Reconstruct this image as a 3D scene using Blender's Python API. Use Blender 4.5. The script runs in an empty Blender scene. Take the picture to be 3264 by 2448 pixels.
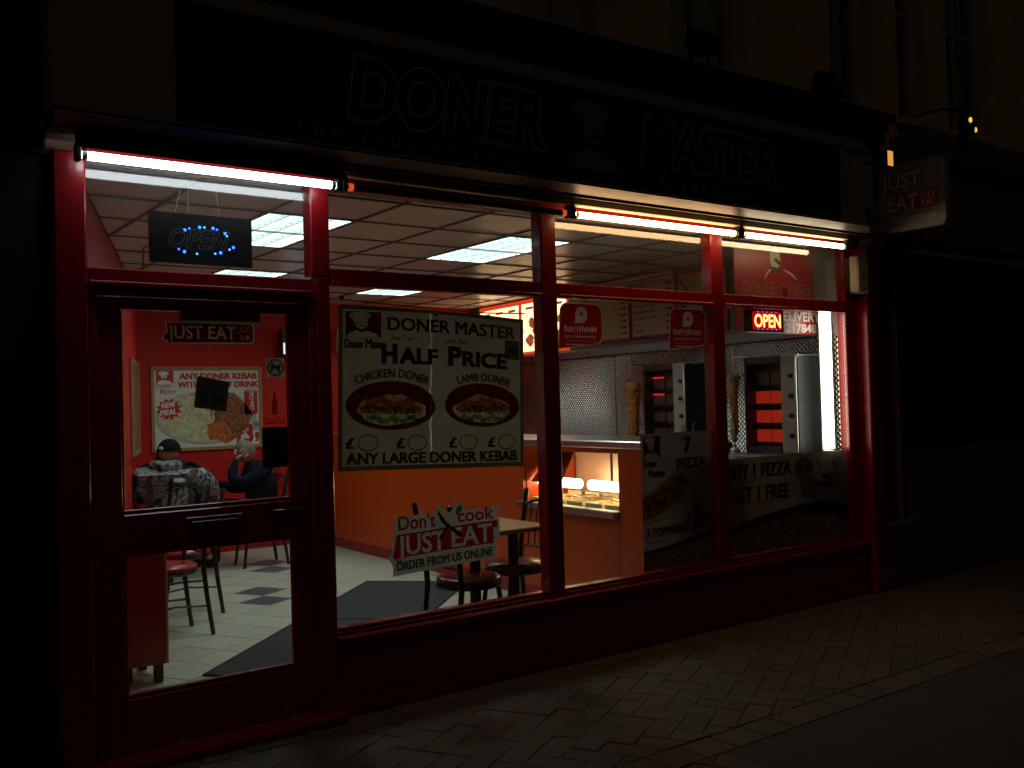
import bpy, bmesh, math, random
from mathutils import Vector, Matrix
random.seed(7)
R = math.radians
scn = bpy.context.scene
COL = scn.collection

# ------------------------------------------------------------------ camera
def look(yaw, pitch, roll):
    y, p, r = R(yaw), R(pitch), R(roll)
    f = Vector((math.sin(y)*math.cos(p), math.cos(y)*math.cos(p), math.sin(p)))
    rt = Vector((math.cos(y), -math.sin(y), 0)); up = rt.cross(f)
    return rt*math.cos(r)+up*math.sin(r), -rt*math.sin(r)+up*math.cos(r), f
CAM = Vector((0, -4.45, 1.54))
RT, UP, FW = look(36.33, 1.047, -1.596)
cd = bpy.data.cameras.new('camera'); cam = bpy.data.objects.new('camera', cd); COL.objects.link(cam)
m = Matrix((RT, UP, -FW)).transposed().to_4x4(); m.translation = CAM
cam.matrix_world = m
cd.sensor_width = 36; cd.lens = 34.01; cd.clip_start = .05; cd.clip_end = 500
scn.camera = cam
def pix(p):
    w = Vector(p)-CAM; k = w.dot(FW)
    if k < .2: return (-9999, -9999, k)
    return (512+967.5*w.dot(RT)/k, 384-967.5*w.dot(UP)/k, k)

# ------------------------------------------------------------------ world, sun, exposure
wd = bpy.data.worlds.new('World'); scn.world = wd; wd.use_nodes = True
nt = wd.node_tree; bg = nt.nodes['Background']
sk = nt.nodes.new('ShaderNodeTexSky'); sk.sky_type = 'NISHITA'; sk.sun_disc = False
sk.sun_elevation = R(4); sk.sun_rotation = R(217)
nt.links.new(sk.outputs[0], bg.inputs[0]); bg.inputs[1].default_value = .0007
sl = bpy.data.lights.new('street_glow', 'SUN'); sl.energy = .045; sl.angle = R(8); sl.color = (1, .68, .4)
so = bpy.data.objects.new('street_glow', sl); COL.objects.link(so)
so.rotation_euler = Vector((.45, .6, -.66)).to_track_quat('-Z', 'Y').to_euler()
scn.view_settings.view_transform = 'Standard'; scn.view_settings.look = 'None'
scn.view_settings.exposure = 0; scn.view_settings.gamma = 1
scn.render.engine = 'CYCLES'
cy = scn.cycles
cy.use_denoising = True; cy.max_bounces = 8; cy.diffuse_bounces = 4; cy.glossy_bounces = 4
cy.transmission_bounces = 4; cy.transparent_max_bounces = 20; cy.sample_clamp_indirect = 6
cy.caustics_reflective = False; cy.caustics_refractive = False

# ------------------------------------------------------------------ materials
MATS = {}
def M(name, rgb, rough=.5, metal=0, var=.12, scale=6, bump=0, bscale=40, spec=.5, rnd=0, coat=0, chips=0):
    if name in MATS: return MATS[name]
    mt = bpy.data.materials.new(name); mt.use_nodes = True; n = mt.node_tree.nodes; L = mt.node_tree.links
    b = n['Principled BSDF']; b.inputs['Roughness'].default_value = rough; b.inputs['Metallic'].default_value = metal
    b.inputs['Specular IOR Level'].default_value = spec
    b.inputs['Coat Weight'].default_value = coat
    tc = n.new('ShaderNodeTexCoord')
    nz = n.new('ShaderNodeTexNoise'); nz.inputs['Scale'].default_value = scale; nz.inputs['Detail'].default_value = 5
    L.new(tc.outputs['Object'], nz.inputs['Vector'])
    mx = n.new('ShaderNodeMix'); mx.data_type = 'RGBA'
    mx.inputs[6].default_value = (*[c*(1-var) for c in rgb], 1); mx.inputs[7].default_value = (*[min(1, c*(1+var)) for c in rgb], 1)
    L.new(nz.outputs['Fac'], mx.inputs[0])
    out = mx.outputs[2]
    if rnd:
        oi = n.new('ShaderNodeObjectInfo'); mr = n.new('ShaderNodeMapRange')
        mr.inputs[3].default_value = 1-rnd; mr.inputs[4].default_value = 1+rnd
        L.new(oi.outputs['Random'], mr.inputs[0])
        m2 = n.new('ShaderNodeMix'); m2.data_type = 'RGBA'; m2.blend_type = 'MULTIPLY'; m2.inputs[0].default_value = 1
        L.new(out, m2.inputs[6]); L.new(mr.outputs[0], m2.inputs[7]); out = m2.outputs[2]
    if chips:
        n3 = n.new('ShaderNodeTexNoise'); n3.inputs['Scale'].default_value = 22; n3.inputs['Detail'].default_value = 6; L.new(tc.outputs['Object'], n3.inputs['Vector'])
        cr_ = n.new('ShaderNodeMapRange'); cr_.inputs[1].default_value = .66; cr_.inputs[2].default_value = .72; cr_.inputs[4].default_value = chips; L.new(n3.outputs['Fac'], cr_.inputs[0])
        m3 = n.new('ShaderNodeMix'); m3.data_type = 'RGBA'; m3.inputs[7].default_value = (.05, .02, .018, 1); L.new(cr_.outputs[0], m3.inputs[0]); L.new(out, m3.inputs[6]); out = m3.outputs[2]
    L.new(out, b.inputs['Base Color'])
    # a little roughness variation
    rr = n.new('ShaderNodeMapRange'); rr.inputs[3].default_value = max(.02, rough-.07); rr.inputs[4].default_value = min(1, rough+.07)
    L.new(nz.outputs['Fac'], rr.inputs[0]); L.new(rr.outputs[0], b.inputs['Roughness'])
    if bump:
        n2 = n.new('ShaderNodeTexNoise'); n2.inputs['Scale'].default_value = bscale; n2.inputs['Detail'].default_value = 3
        L.new(tc.outputs['Object'], n2.inputs['Vector'])
        bp = n.new('ShaderNodeBump'); bp.inputs['Strength'].default_value = bump; bp.inputs['Distance'].default_value = .01
        L.new(n2.outputs['Fac'], bp.inputs['Height']); L.new(bp.outputs[0], b.inputs['Normal'])
    MATS[name] = mt; return mt
def SHEET(name, rgb, tr=.5, var=.05, scale=4):
    """thin paper or vinyl: diffuse in front, lets light through from behind"""
    if name in MATS: return MATS[name]
    mt = M(name, rgb, .5, var=var, scale=scale); n = mt.node_tree.nodes; L = mt.node_tree.links; b = n['Principled BSDF']
    t = n.new('ShaderNodeBsdfTranslucent'); L.new(b.inputs['Base Color'].links[0].from_socket, t.inputs[0])
    mx = n.new('ShaderNodeMixShader'); mx.inputs[0].default_value = tr; L.new(b.outputs[0], mx.inputs[1]); L.new(t.outputs[0], mx.inputs[2])
    L.new(mx.outputs[0], n['Material Output'].inputs[0]); return mt
def INK(mt, name, body=.25):
    """a printed ink: the colour of mt as a filter over the sheet behind, with a little body of its own"""
    if name in MATS: return MATS[name]
    c = mt.copy(); c.name = name; n = c.node_tree.nodes; L = c.node_tree.links; b = n['Principled BSDF']
    t = n.new('ShaderNodeBsdfTransparent'); L.new(b.inputs['Base Color'].links[0].from_socket, t.inputs[0])
    mx = n.new('ShaderNodeMixShader'); mx.inputs[0].default_value = body; L.new(t.outputs[0], mx.inputs[1]); L.new(b.outputs[0], mx.inputs[2])
    L.new(mx.outputs[0], n['Material Output'].inputs[0]); MATS[name] = c; return c
def EM(name, rgb, s):
    if name in MATS: return MATS[name]
    mt = bpy.data.materials.new(name); mt.use_nodes = True; n = mt.node_tree.nodes
    n.remove(n['Principled BSDF']); e = n.new('ShaderNodeEmission'); e.inputs[0].default_value = (*rgb, 1); e.inputs[1].default_value = s
    mt.node_tree.links.new(e.outputs[0], n['Material Output'].inputs[0]); MATS[name] = mt; return mt
def GLASS(name, tint=(.93, .95, .94), ior=1.5, dirt=.012):
    mt = bpy.data.materials.new(name); mt.use_nodes = True; n = mt.node_tree.nodes; L = mt.node_tree.links
    n.remove(n['Principled BSDF'])
    t = n.new('ShaderNodeBsdfTransparent'); t.inputs[0].default_value = (*tint, 1)
    g = n.new('ShaderNodeBsdfGlossy'); g.inputs['Roughness'].default_value = .004
    f = n.new('ShaderNodeFresnel'); ge = n.new('ShaderNodeNewGeometry'); io = n.new('ShaderNodeMapRange')
    io.inputs[3].default_value = ior; io.inputs[4].default_value = 1/ior; L.new(ge.outputs['Backfacing'], io.inputs[0]); L.new(io.outputs[0], f.inputs[0])
    mx = n.new('ShaderNodeMixShader'); L.new(f.outputs[0], mx.inputs[0]); L.new(t.outputs[0], mx.inputs[1]); L.new(g.outputs[0], mx.inputs[2])
    d = n.new('ShaderNodeBsdfDiffuse'); d.inputs[0].default_value = (.5, .5, .48, 1)
    tc = n.new('ShaderNodeTexCoord'); nz = n.new('ShaderNodeTexNoise'); nz.inputs['Scale'].default_value = 3; nz.inputs['Detail'].default_value = 8
    L.new(tc.outputs['Object'], nz.inputs['Vector'])
    ml = n.new('ShaderNodeMath'); ml.operation = 'MULTIPLY'; ml.inputs[1].default_value = dirt; L.new(nz.outputs['Fac'], ml.inputs[0])
    m2 = n.new('ShaderNodeMixShader'); L.new(ml.outputs[0], m2.inputs[0]); L.new(mx.outputs[0], m2.inputs[1]); L.new(d.outputs[0], m2.inputs[2])
    L.new(m2.outputs[0], n['Material Output'].inputs[0]); MATS[name] = mt; return mt
def RAMP(name, cols, scale=30, kind='voronoi', rough=.5, emit=0, coord='Object', spec=.3, stretch=(1, 1, 1), bump=0):
    """colour cells: printed food, patterned cloth, embossed speckle"""
    if name in MATS: return MATS[name]
    mt = bpy.data.materials.new(name); mt.use_nodes = True; n = mt.node_tree.nodes; L = mt.node_tree.links
    b = n['Principled BSDF']; b.inputs['Roughness'].default_value = rough; b.inputs['Specular IOR Level'].default_value = spec
    tc = n.new('ShaderNodeTexCoord'); mp = n.new('ShaderNodeMapping'); mp.inputs['Scale'].default_value = stretch
    L.new(tc.outputs[coord], mp.inputs[0])
    if kind == 'voronoi':
        v = n.new('ShaderNodeTexVoronoi'); v.inputs['Scale'].default_value = scale; L.new(mp.outputs[0], v.inputs['Vector'])
        sp = n.new('ShaderNodeSeparateColor'); L.new(v.outputs['Color'], sp.inputs[0]); fac = sp.outputs[0]; hh = v.outputs['Distance']
    else:
        v = n.new('ShaderNodeTexNoise'); v.inputs['Scale'].default_value = scale; v.inputs['Detail'].default_value = 4; v.inputs['Distortion'].default_value = 1.2
        L.new(mp.outputs[0], v.inputs['Vector'])
        mr = n.new('ShaderNodeMapRange'); mr.inputs[1].default_value = .3; mr.inputs[2].default_value = .7; L.new(v.outputs['Fac'], mr.inputs[0]); fac = mr.outputs[0]; hh = v.outputs['Fac']
    rp = n.new('ShaderNodeValToRGB'); rp.color_ramp.interpolation = 'LINEAR'
    e = rp.color_ramp.elements
    while len(e) < len(cols): e.new(.5)
    for i, c in enumerate(cols): e[i].position = i/(len(cols)-1); e[i].color = (*c, 1)
    L.new(fac, rp.inputs[0]); L.new(rp.outputs[0], b.inputs['Base Color'])
    if emit:
        L.new(rp.outputs[0], b.inputs['Emission Color']); b.inputs['Emission Strength'].default_value = emit; L.remove(b.inputs['Base Color'].links[0]); b.inputs['Base Color'].default_value = (.1, .03, .015, 1)
    if bump:
        bp = n.new('ShaderNodeBump'); bp.inputs['Strength'].default_value = bump; bp.inputs['Distance'].default_value = .01
        L.new(hh, bp.inputs['Height']); L.new(bp.outputs[0], b.inputs['Normal'])
    MATS[name] = mt; return mt
def EMBOSS(name, rgb):
    """embossed stainless sheet: staggered raised dots"""
    mt = bpy.data.materials.new(name); mt.use_nodes = True; n = mt.node_tree.nodes; L = mt.node_tree.links
    b = n['Principled BSDF']; b.inputs['Metallic'].default_value = 1; b.inputs['Roughness'].default_value = .2; b.inputs['Base Color'].default_value = (*rgb, 1)
    tc = n.new('ShaderNodeTexCoord'); mp = n.new('ShaderNodeMapping'); mp.inputs['Rotation'].default_value = (R(45), 0, 0)
    L.new(tc.outputs['Object'], mp.inputs[0])
    sp = n.new('ShaderNodeSeparateXYZ'); L.new(mp.outputs[0], sp.inputs[0])
    hs = []
    for k in (1, 2):
        a = n.new('ShaderNodeMath'); a.operation = 'MULTIPLY'; a.inputs[1].default_value = 2*math.pi/.03; L.new(sp.outputs[k], a.inputs[0])
        s = n.new('ShaderNodeMath'); s.operation = 'SINE'; L.new(a.outputs[0], s.inputs[0]); hs.append(s.outputs[0])
    ml = n.new('ShaderNodeMath'); ml.operation = 'MAXIMUM'; L.new(hs[0], ml.inputs[0]); L.new(hs[1], ml.inputs[1])
    bp = n.new('ShaderNodeBump'); bp.inputs['Strength'].default_value = .8; bp.inputs['Distance'].default_value = .004
    L.new(ml.outputs[0], bp.inputs['Height']); L.new(bp.outputs[0], b.inputs['Normal'])
    MATS[name] = mt; return mt

RED = M('red_gloss_paint', (.235, .004, .008), .28, var=.2, chips=.5, scale=3, bump=.12, bscale=14, coat=.2)
REDW = M('red_wall_paint', (.44, .016, .014), .5, var=.14, scale=1.6, bump=.08, bscale=50, chips=.12, spec=.2)
REDP = M('red_print', (.42, .012, .016), .4, var=.05)
DRED = M('dark_red_print', (.11, .008, .01), .45, var=.05)
ORANGE = M('orange_laminate', (.55, .07, .006), .38, var=.1, scale=2.5, chips=.12)
WHITE = M('white_print', (.72, .72, .66), .45, var=.03)
CREAM = M('cream_paper', (.62, .58, .42), .5, var=.05, scale=4)
GREYW = M('pale_vinyl', (.5, .5, .44), .45, var=.04)
BLACK = M('black_plastic', (.012, .012, .013), .4, var=.1)
BLKP = M('black_print', (.01, .01, .01), .5)
BLACKM = M('black_metal', (.014, .011, .01), .28, var=.1)
STEEL = M('brushed_steel', (.55, .55, .53), .3, 1, var=.08, scale=12, bump=.03, bscale=90)
STEELD = M('stained_steel', (.3, .29, .27), .42, 1, var=.2, scale=7)
WOODT = M('pale_wood', (.4, .2, .06), .4, var=.2, scale=10)
FRAMEW = M('gold_wood', (.33, .19, .05), .4, var=.2, scale=14)
GREYP = M('grey_paint', (.2, .2, .2), .5, var=.1)
SOFF = M('soffit_paint', (.07, .055, .042), .45, var=.15, scale=4)
FASC = M('fascia_grey', (.23, .215, .2), .5, var=.1, scale=3)
SIGNB = M('sign_black', (.012, .012, .012), .35, var=.1)
STONE = M('sandstone', (.45, .34, .22), .85, var=.25, scale=5, bump=.3, bscale=30)
STONED = M('sooty_stone', (.12, .1, .08), .85, var=.3, scale=5, bump=.3, bscale=30)
DARKP = M('dark_blue_paint', (.012, .016, .022), .35, var=.1)
CREAMP = M('cream_plastic', (.6, .55, .4), .45, var=.06)
PANE = GLASS('window_glass', dirt=.03)
CEILT = M('ceiling_tile', (.66, .68, .64), .3, var=.1, scale=3, bump=.04, bscale=120, spec=.6)
GRID = M('ceiling_grid', (.12, .075, .06), .5, var=.2)
LOUV = M('louvre_white', (.82, .84, .84), .3, var=.02)
TUBEC = EM('tube_cool', (.86, .94, 1), 12)
TUBEW = EM('tube_warm', (1, .58, .26), 15)
TUBEW2 = EM('tube_warm_white', (1, .78, .46), 13)
TUBEV = EM('tube_window', (1, .95, .8), 8)
TROFF = EM('troffer_light', (.86, 1, .97), 13.5)
SKIN = M('skin', (.42, .2, .13), .5, var=.1, scale=20)
MEATP = RAMP('print_meat', [(.05, .015, .008), (.2, .06, .02), (.32, .13, .05), (.12, .04, .015), (.4, .22, .1)], 70)
LETTP = RAMP('print_lettuce', [(.02, .06, .01), (.08, .2, .03), (.2, .32, .07), (.05, .12, .02)], 80)
TOMP = RAMP('print_tomato', [(.35, .03, .015), (.5, .08, .03), (.25, .02, .01)], 60)
BREADP = RAMP('print_bread', [(.5, .36, .18), (.62, .5, .3), (.45, .3, .13)], 40, 'noise')
RICEP = RAMP('print_rice', [(.48, .46, .26), (.6, .58, .38), (.38, .38, .2), (.56, .5, .28)], 18, 'noise')
PIZZAP = RAMP('print_pizza', [(.3, .03, .015), (.45, .2, .06), (.5, .35, .12), (.12, .14, .03), (.35, .05, .02)], 60)

# ------------------------------------------------------------------ mesh helpers
def link(o, parent=None):
    COL.objects.link(o)
    if parent: o.parent = parent
    return o
def thing(name, label, cat, loc=(0, 0, 0), rz=0, group=None):
    o = bpy.data.objects.new(name, None); o.empty_display_size = .05; link(o); o.location = loc; o.rotation_euler = (0, 0, rz)
    o['label'] = label; o['category'] = cat
    if group: o['group'] = group
    return o
def tag(o, label=None, cat=None, group=None, kind=None):
    if label: o['label'] = label
    if cat: o['category'] = cat
    if group: o['group'] = group
    if kind: o['kind'] = kind
    return o
class B:
    """collects shapes; build() links them as ONE mesh object. w=1: coordinates are world, made local to an unrotated parent"""
    def __init__(s): s.v = []; s.f = []; s.sm = []
    def add(s, vs, fs, smooth=False):
        k = len(s.v); s.v += [Vector(v) for v in vs]; s.f += [[i+k for i in f] for f in fs]; s.sm += [smooth]*len(fs); return s
    def box(s, lo, hi, c=0):
        (a, b, d), (e, f, g) = lo, hi
        if a > e: a, e = e, a
        if b > f: b, f = f, b
        if d > g: d, g = g, d
        if not c:
            vs = [(a, b, d), (e, b, d), (e, f, d), (a, f, d), (a, b, g), (e, b, g), (e, f, g), (a, f, g)]
            return s.add(vs, [(3, 2, 1, 0), (4, 5, 6, 7), (0, 1, 5, 4), (1, 2, 6, 5), (2, 3, 7, 6), (3, 0, 4, 7)])
        c = min(c, (e-a)*.45, (f-b)*.45, (g-d)*.45)
        bm = bmesh.new(); bmesh.ops.create_cube(bm, size=1)
        for v in bm.verts: v.co = Vector(((a+e)/2+v.co.x*(e-a), (b+f)/2+v.co.y*(f-b), (d+g)/2+v.co.z*(g-d)))
        bmesh.ops.bevel(bm, geom=bm.edges[:], offset=c, segments=1, affect='EDGES')
        bm.verts.index_update()
        s.add([v.co.copy() for v in bm.verts], [[v.index for v in f.verts] for f in bm.faces]); bm.free(); return s
    def tube(s, pts, r, seg=10, cap=True):
        pts = [Vector(p) for p in pts]; n = len(pts); rs = r if isinstance(r, (list, tuple)) else [r]*n
        vs = []; ref = None
        for i, p in enumerate(pts):
            d = (pts[min(i+1, n-1)]-pts[max(i-1, 0)]).normalized()
            if ref is None: ref = d.orthogonal().normalized()
            u = (ref-d*ref.dot(d)).normalized(); ref = u; w = d.cross(u)
            for k in range(seg):
                a = 2*math.pi*k/seg; vs.append(p+(u*math.cos(a)+w*math.sin(a))*rs[i])
        fs = []
        for i in range(n-1):
            for k in range(seg):
                fs.append((i*seg+k, i*seg+(k+1) % seg, (i+1)*seg+(k+1) % seg, (i+1)*seg+k))
        s.add(vs, fs, True)
        if cap:
            s.add(vs[:seg], [list(range(seg))[::-1]]); s.add(vs[-seg:], [list(range(seg))])
        return s
    def lathe(s, prof, c=(0, 0, 0), seg=20, sx=1, sy=1, jit=0):
        vs = []; fs = []; n = len(prof)
        for r, z in prof:
            for k in range(seg):
                a = 2*math.pi*k/seg; q = r*(1+jit*math.sin(a*3+z*37)+jit*.6*math.sin(a*5-z*61))
                vs.append((c[0]+q*sx*math.cos(a), c[1]+q*sy*math.sin(a), c[2]+z))
        for i in range(n-1):
            for k in range(seg): fs.append((i*seg+k, i*seg+(k+1) % seg, (i+1)*seg+(k+1) % seg, (i+1)*seg+k))
        s.add(vs, fs, True); s.add(vs[:seg], [list(range(seg))[::-1]]); s.add(vs[-seg:], [list(range(seg))]); return s
    def poly(s, pts, y, t=0):
        """flat polygon in x,z facing -y at depth y (thickness t behind)"""
        n = len(pts)
        ar = sum(pts[i][0]*pts[(i+1) % n][1]-pts[(i+1) % n][0]*pts[i][1] for i in range(n))
        if ar < 0: pts = pts[::-1]
        if not t: return s.add([(p[0], y, p[1]) for p in pts], [list(range(n))])
        vs = [(p[0], y, p[1]) for p in pts]+[(p[0], y+t, p[1]) for p in pts]
        return s.add(vs, [list(range(n)), list(range(2*n-1, n-1, -1))]+[(i, n+i, n+(i+1) % n, (i+1) % n) for i in range(n)])
    def prism(s, pts, z0, z1):
        n = len(pts); ar = sum(pts[i][0]*pts[(i+1) % n][1]-pts[(i+1) % n][0]*pts[i][1] for i in range(n))
        if ar < 0: pts = pts[::-1]
        vs = [(p[0], p[1], z0) for p in pts]+[(p[0], p[1], z1) for p in pts]
        return s.add(vs, [list(range(n))[::-1], list(range(n, 2*n))]+[(i, (i+1) % n, n+(i+1) % n, n+i) for i in range(n)])
    def ball(s, c, r, seg=14, rings=8, sx=1, sy=1, sz=1):
        pr = [(max(r*math.sin(math.pi*i/rings), 1e-4), -r*sz*math.cos(math.pi*i/rings)) for i in range(rings+1)]
        return s.lathe(pr, c, seg, sx, sy)
    def build(s, name, mat, parent=None, w=0):
        off = Vector(parent.location) if (w and parent) else Vector((0, 0, 0))
        if w == 2 and parent and parent.parent: off = Vector(parent.parent.location)
        me = bpy.data.meshes.new(name); me.from_pydata([v-off for v in s.v], [], s.f); me.materials.append(mat)
        me.polygons.foreach_set('use_smooth', s.sm); me.update()
        return link(bpy.data.objects.new(name, me), parent)
def ell(cx, cz, rx, rz, n=28, a0=0, a1=360, rot=0):
    out = []
    for i in range(n+(0 if a1-a0 >= 360 else 1)):
        a = R(a0+(a1-a0)*i/n); x, z = rx*math.cos(a), rz*math.sin(a); r = R(rot)
        out.append((cx+x*math.cos(r)-z*math.sin(r), cz+x*math.sin(r)+z*math.cos(r)))
    return out
def rect(x0, z0, x1, z1): return [(x0, z0), (x1, z0), (x1, z1), (x0, z1)]
def rrect(x0, z0, x1, z1, r, n=5):
    p = []
    for cx, cz, a in ((x1-r, z0+r, -90), (x1-r, z1-r, 0), (x0+r, z1-r, 90), (x0+r, z0+r, 180)):
        for i in range(n+1): t = R(a+90*i/n); p.append((cx+r*math.cos(t), cz+r*math.sin(t)))
    return p
def blob(cx, cz, rx, rz, n=30, j=.12, seed=0):
    rr = random.Random(seed); ph = [rr.uniform(0, 6.28) for _ in range(4)]
    return [(cx+rx*math.cos(a)*(1+j*(math.sin(3*a+ph[0])+.6*math.sin(7*a+ph[1])+.4*math.sin(11*a+ph[2]))), cz+rz*math.sin(a)*(1+j*(math.sin(4*a+ph[3])+.6*math.sin(9*a+ph[1])))) for a in [2*math.pi*i/n for i in range(n)]]

# lettering: a text curve turned into a flat mesh facing -y
_cap = {}
def glyphs(s, bold=0, shear=0, res=3, space=1):
    c = bpy.data.curves.new('lettering', 'FONT'); c.body = s; c.size = 1; c.offset = bold; c.shear = shear; c.resolution_u = res; c.space_character = space
    o = bpy.data.objects.new('lettering', c); COL.objects.link(o)
    me = bpy.data.meshes.new_from_object(o.evaluated_get(bpy.context.evaluated_depsgraph_get()))
    vs = [(v.co.x, v.co.y) for v in me.vertices]; fs = [list(p.vertices) for p in me.polygons]
    bpy.data.objects.remove(o); bpy.data.curves.remove(c); bpy.data.meshes.remove(me)
    return vs, fs
def txt(parent, s, x, z, h, mat, y, wd=None, bold=0, shear=0, fn=None, w=1, name='lettering', res=3, space=1, cen=False, slope=0, b0=0, heavy=0, raw=False, split=False):
    """baseline-left at x,z with capital height h; wd = fitted width; b0 = boldness used for fitting (layers share one fit)"""
    vs, fs = glyphs(s, bold, shear, res, space)
    if not vs: return None
    if 'H' not in _cap:
        q, _ = glyphs('H'); _cap['H'] = max(p[1] for p in q)
    k = h/_cap['H']
    if bold != b0: q, _ = glyphs(s, b0, shear, res, space)
    else: q = vs
    x0 = min(p[0] for p in q); x1 = max(p[0] for p in q)
    kx = wd/(x1-x0) if wd else k
    if cen: x = x-(x1-x0)*kx/2
    out = []
    for p in vs:
        X = x+(p[0]-x0)*kx; Z = z+p[1]*k+(X-x)*slope
        if fn: X, Z = fn(X, Z)
        out.append((X, y, Z))
    if raw: return out, fs
    if split:
        par = list(range(len(out)))
        def fd(i):
            while par[i] != i: par[i] = par[par[i]]; i = par[i]
            return i
        for f in fs:
            for i in f[1:]: par[fd(i)] = fd(f[0])
        gr = {}
        for f in fs: gr.setdefault(fd(f[0]), []).append(f)
        for g in gr.values():
            ids = sorted({i for f in g for i in f}); ix = {i: n_ for n_, i in enumerate(ids)}
            B().add([out[i] for i in ids], [[ix[i] for i in f] for f in g]).build('letter', mat, parent, w)
        return None
    b = B()
    if heavy:
        for i, (dx, dz) in enumerate(((-1, -.6), (1, -.6), (-1, .6), (1, .6), (0, 0))): b.add([(q[0]+dx*heavy*h, y-.00012*i, q[2]+dz*heavy*h) for q in out], fs)
    else: b.add(out, fs)
    return b.build(name, mat, parent, w)
def loops(vs, fs):
    """boundary outlines of a flat glyph mesh"""
    key = {}; rep_ = []
    for v in vs:
        k = (round(v[0], 5), round(v[2], 5))
        if k not in key: key[k] = len(key)
        rep_.append(key[k])
    pos = {i: k for k, i in key.items()}; cnt = {}
    for f in fs:
        g = [rep_[i] for i in f]
        for i in range(len(g)):
            a, b = g[i], g[(i+1) % len(g)]
            if a == b: continue
            if (b, a) in cnt: del cnt[(b, a)]
            else: cnt[(a, b)] = 1
    nx = {}
    for a, b in cnt: nx.setdefault(a, []).append(b)
    out = []
    while nx:
        a = next(iter(nx)); lp = []; c = a
        while c in nx:
            lp.append(pos[c]); d = nx[c].pop()
            if not nx[c]: del nx[c]
            c = d
            if c == a: break
        if len(lp) > 2: out.append(lp)
    return out
from mathutils.geometry import tessellate_polygon
def field(parent, outers, y, mat, name='red_field', w=1, texts=(), holes=()):
    """printed field with letter-shaped openings: the sheet behind shows through"""
    polys = [list(o) for o in outers]+[list(h) for h in holes]
    for t_ in texts:
        v_, f_ = txt(None, *t_[0], raw=True, **t_[1]); polys += loops(v_, f_)
    flat = [q for p_ in polys for q in p_]
    tri = tessellate_polygon([[Vector((q[0], q[1], 0)) for q in p_] for p_ in polys])
    return B().add([(q[0], y, q[1]) for q in flat], [list(t_) for t_ in tri]).build(name, mat, parent, w)
def T(*a, **k): return (a, k)
def tree_copy(o, parent=None):
    c = o.copy(); COL.objects.link(c); c.parent = parent
    for ch in list(o.children): tree_copy(ch, c)
    return c
def emblem(p, x0, z0, x1, z1, y, back=REDP, ink=WHITE, dark=BLKP, w=1, face=None):
    """plain chef-hat badge on a coloured square"""
    W, H = x1-x0, z1-z0; X = lambda a: x0+a*W; Z = lambda a: z0+a*H
    if back: B().poly(rect(x0, z0, x1, z1), y).build('badge', back, p, w)
    B().poly(blob(X(.42), Z(.8), .3*W, .15*H, 24, .07, 3), y-.001).poly(rect(X(.25), Z(.6), X(.6), Z(.74)), y-.0012).build('hat', ink, p, w)
    B().poly(ell(X(.46), Z(.5), .17*W, .16*H, 18), y-.0014).build('face', face or CREAM, p, w)
    B().poly(ell(X(.5), Z(.46), .12*W, .035*H, 10, rot=-12), y-.0018).poly(ell(X(.42), Z(.33), .2*W, .05*H, 12, rot=-10), y-.0017).build('moustache', dark, p, w)
    B().poly([(X(.02), Z(0)), (X(.1), Z(.16)), (X(.32), Z(.29)), (X(.62), Z(.27)), (X(.86), Z(.14)), (X(.96), Z(0))], y-.001).build('shoulders', ink, p, w)

def struct(name, b, mat, w=0):
    o = b.build(name, mat); o['kind'] = 'structure'; return o

# ================================================================== THE SETTING
LW = lambda y: .89+.327*y      # party wall on the door side runs askew
RW = lambda y: 6.47+.09*y      # menu wall
YB = 5.9; ZC = 2.745
struct('ground', B().box((-120, -120, -.5), (120, 120, -.1)), M('ground_dark', (.05, .045, .04), .9, var=.3))
ASPH = M('asphalt', (.042, .036, .03), .85, var=.45, scale=9, bump=.6, bscale=160)
struct('road', B().box((3.2, -30, -.3), (60, -1.575, -.004)).box((-60, -30, -.3), (3.19, -2.6, -.004)), ASPH)
pavement = struct('pavement', B().box((-30, -1.575, -.3), (60, .2, -.014)).box((-30, -2.6, -.3), (3.2, -1.575, -.014)), M('joint_sand', (.045, .036, .027), .95, var=.3))

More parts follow.
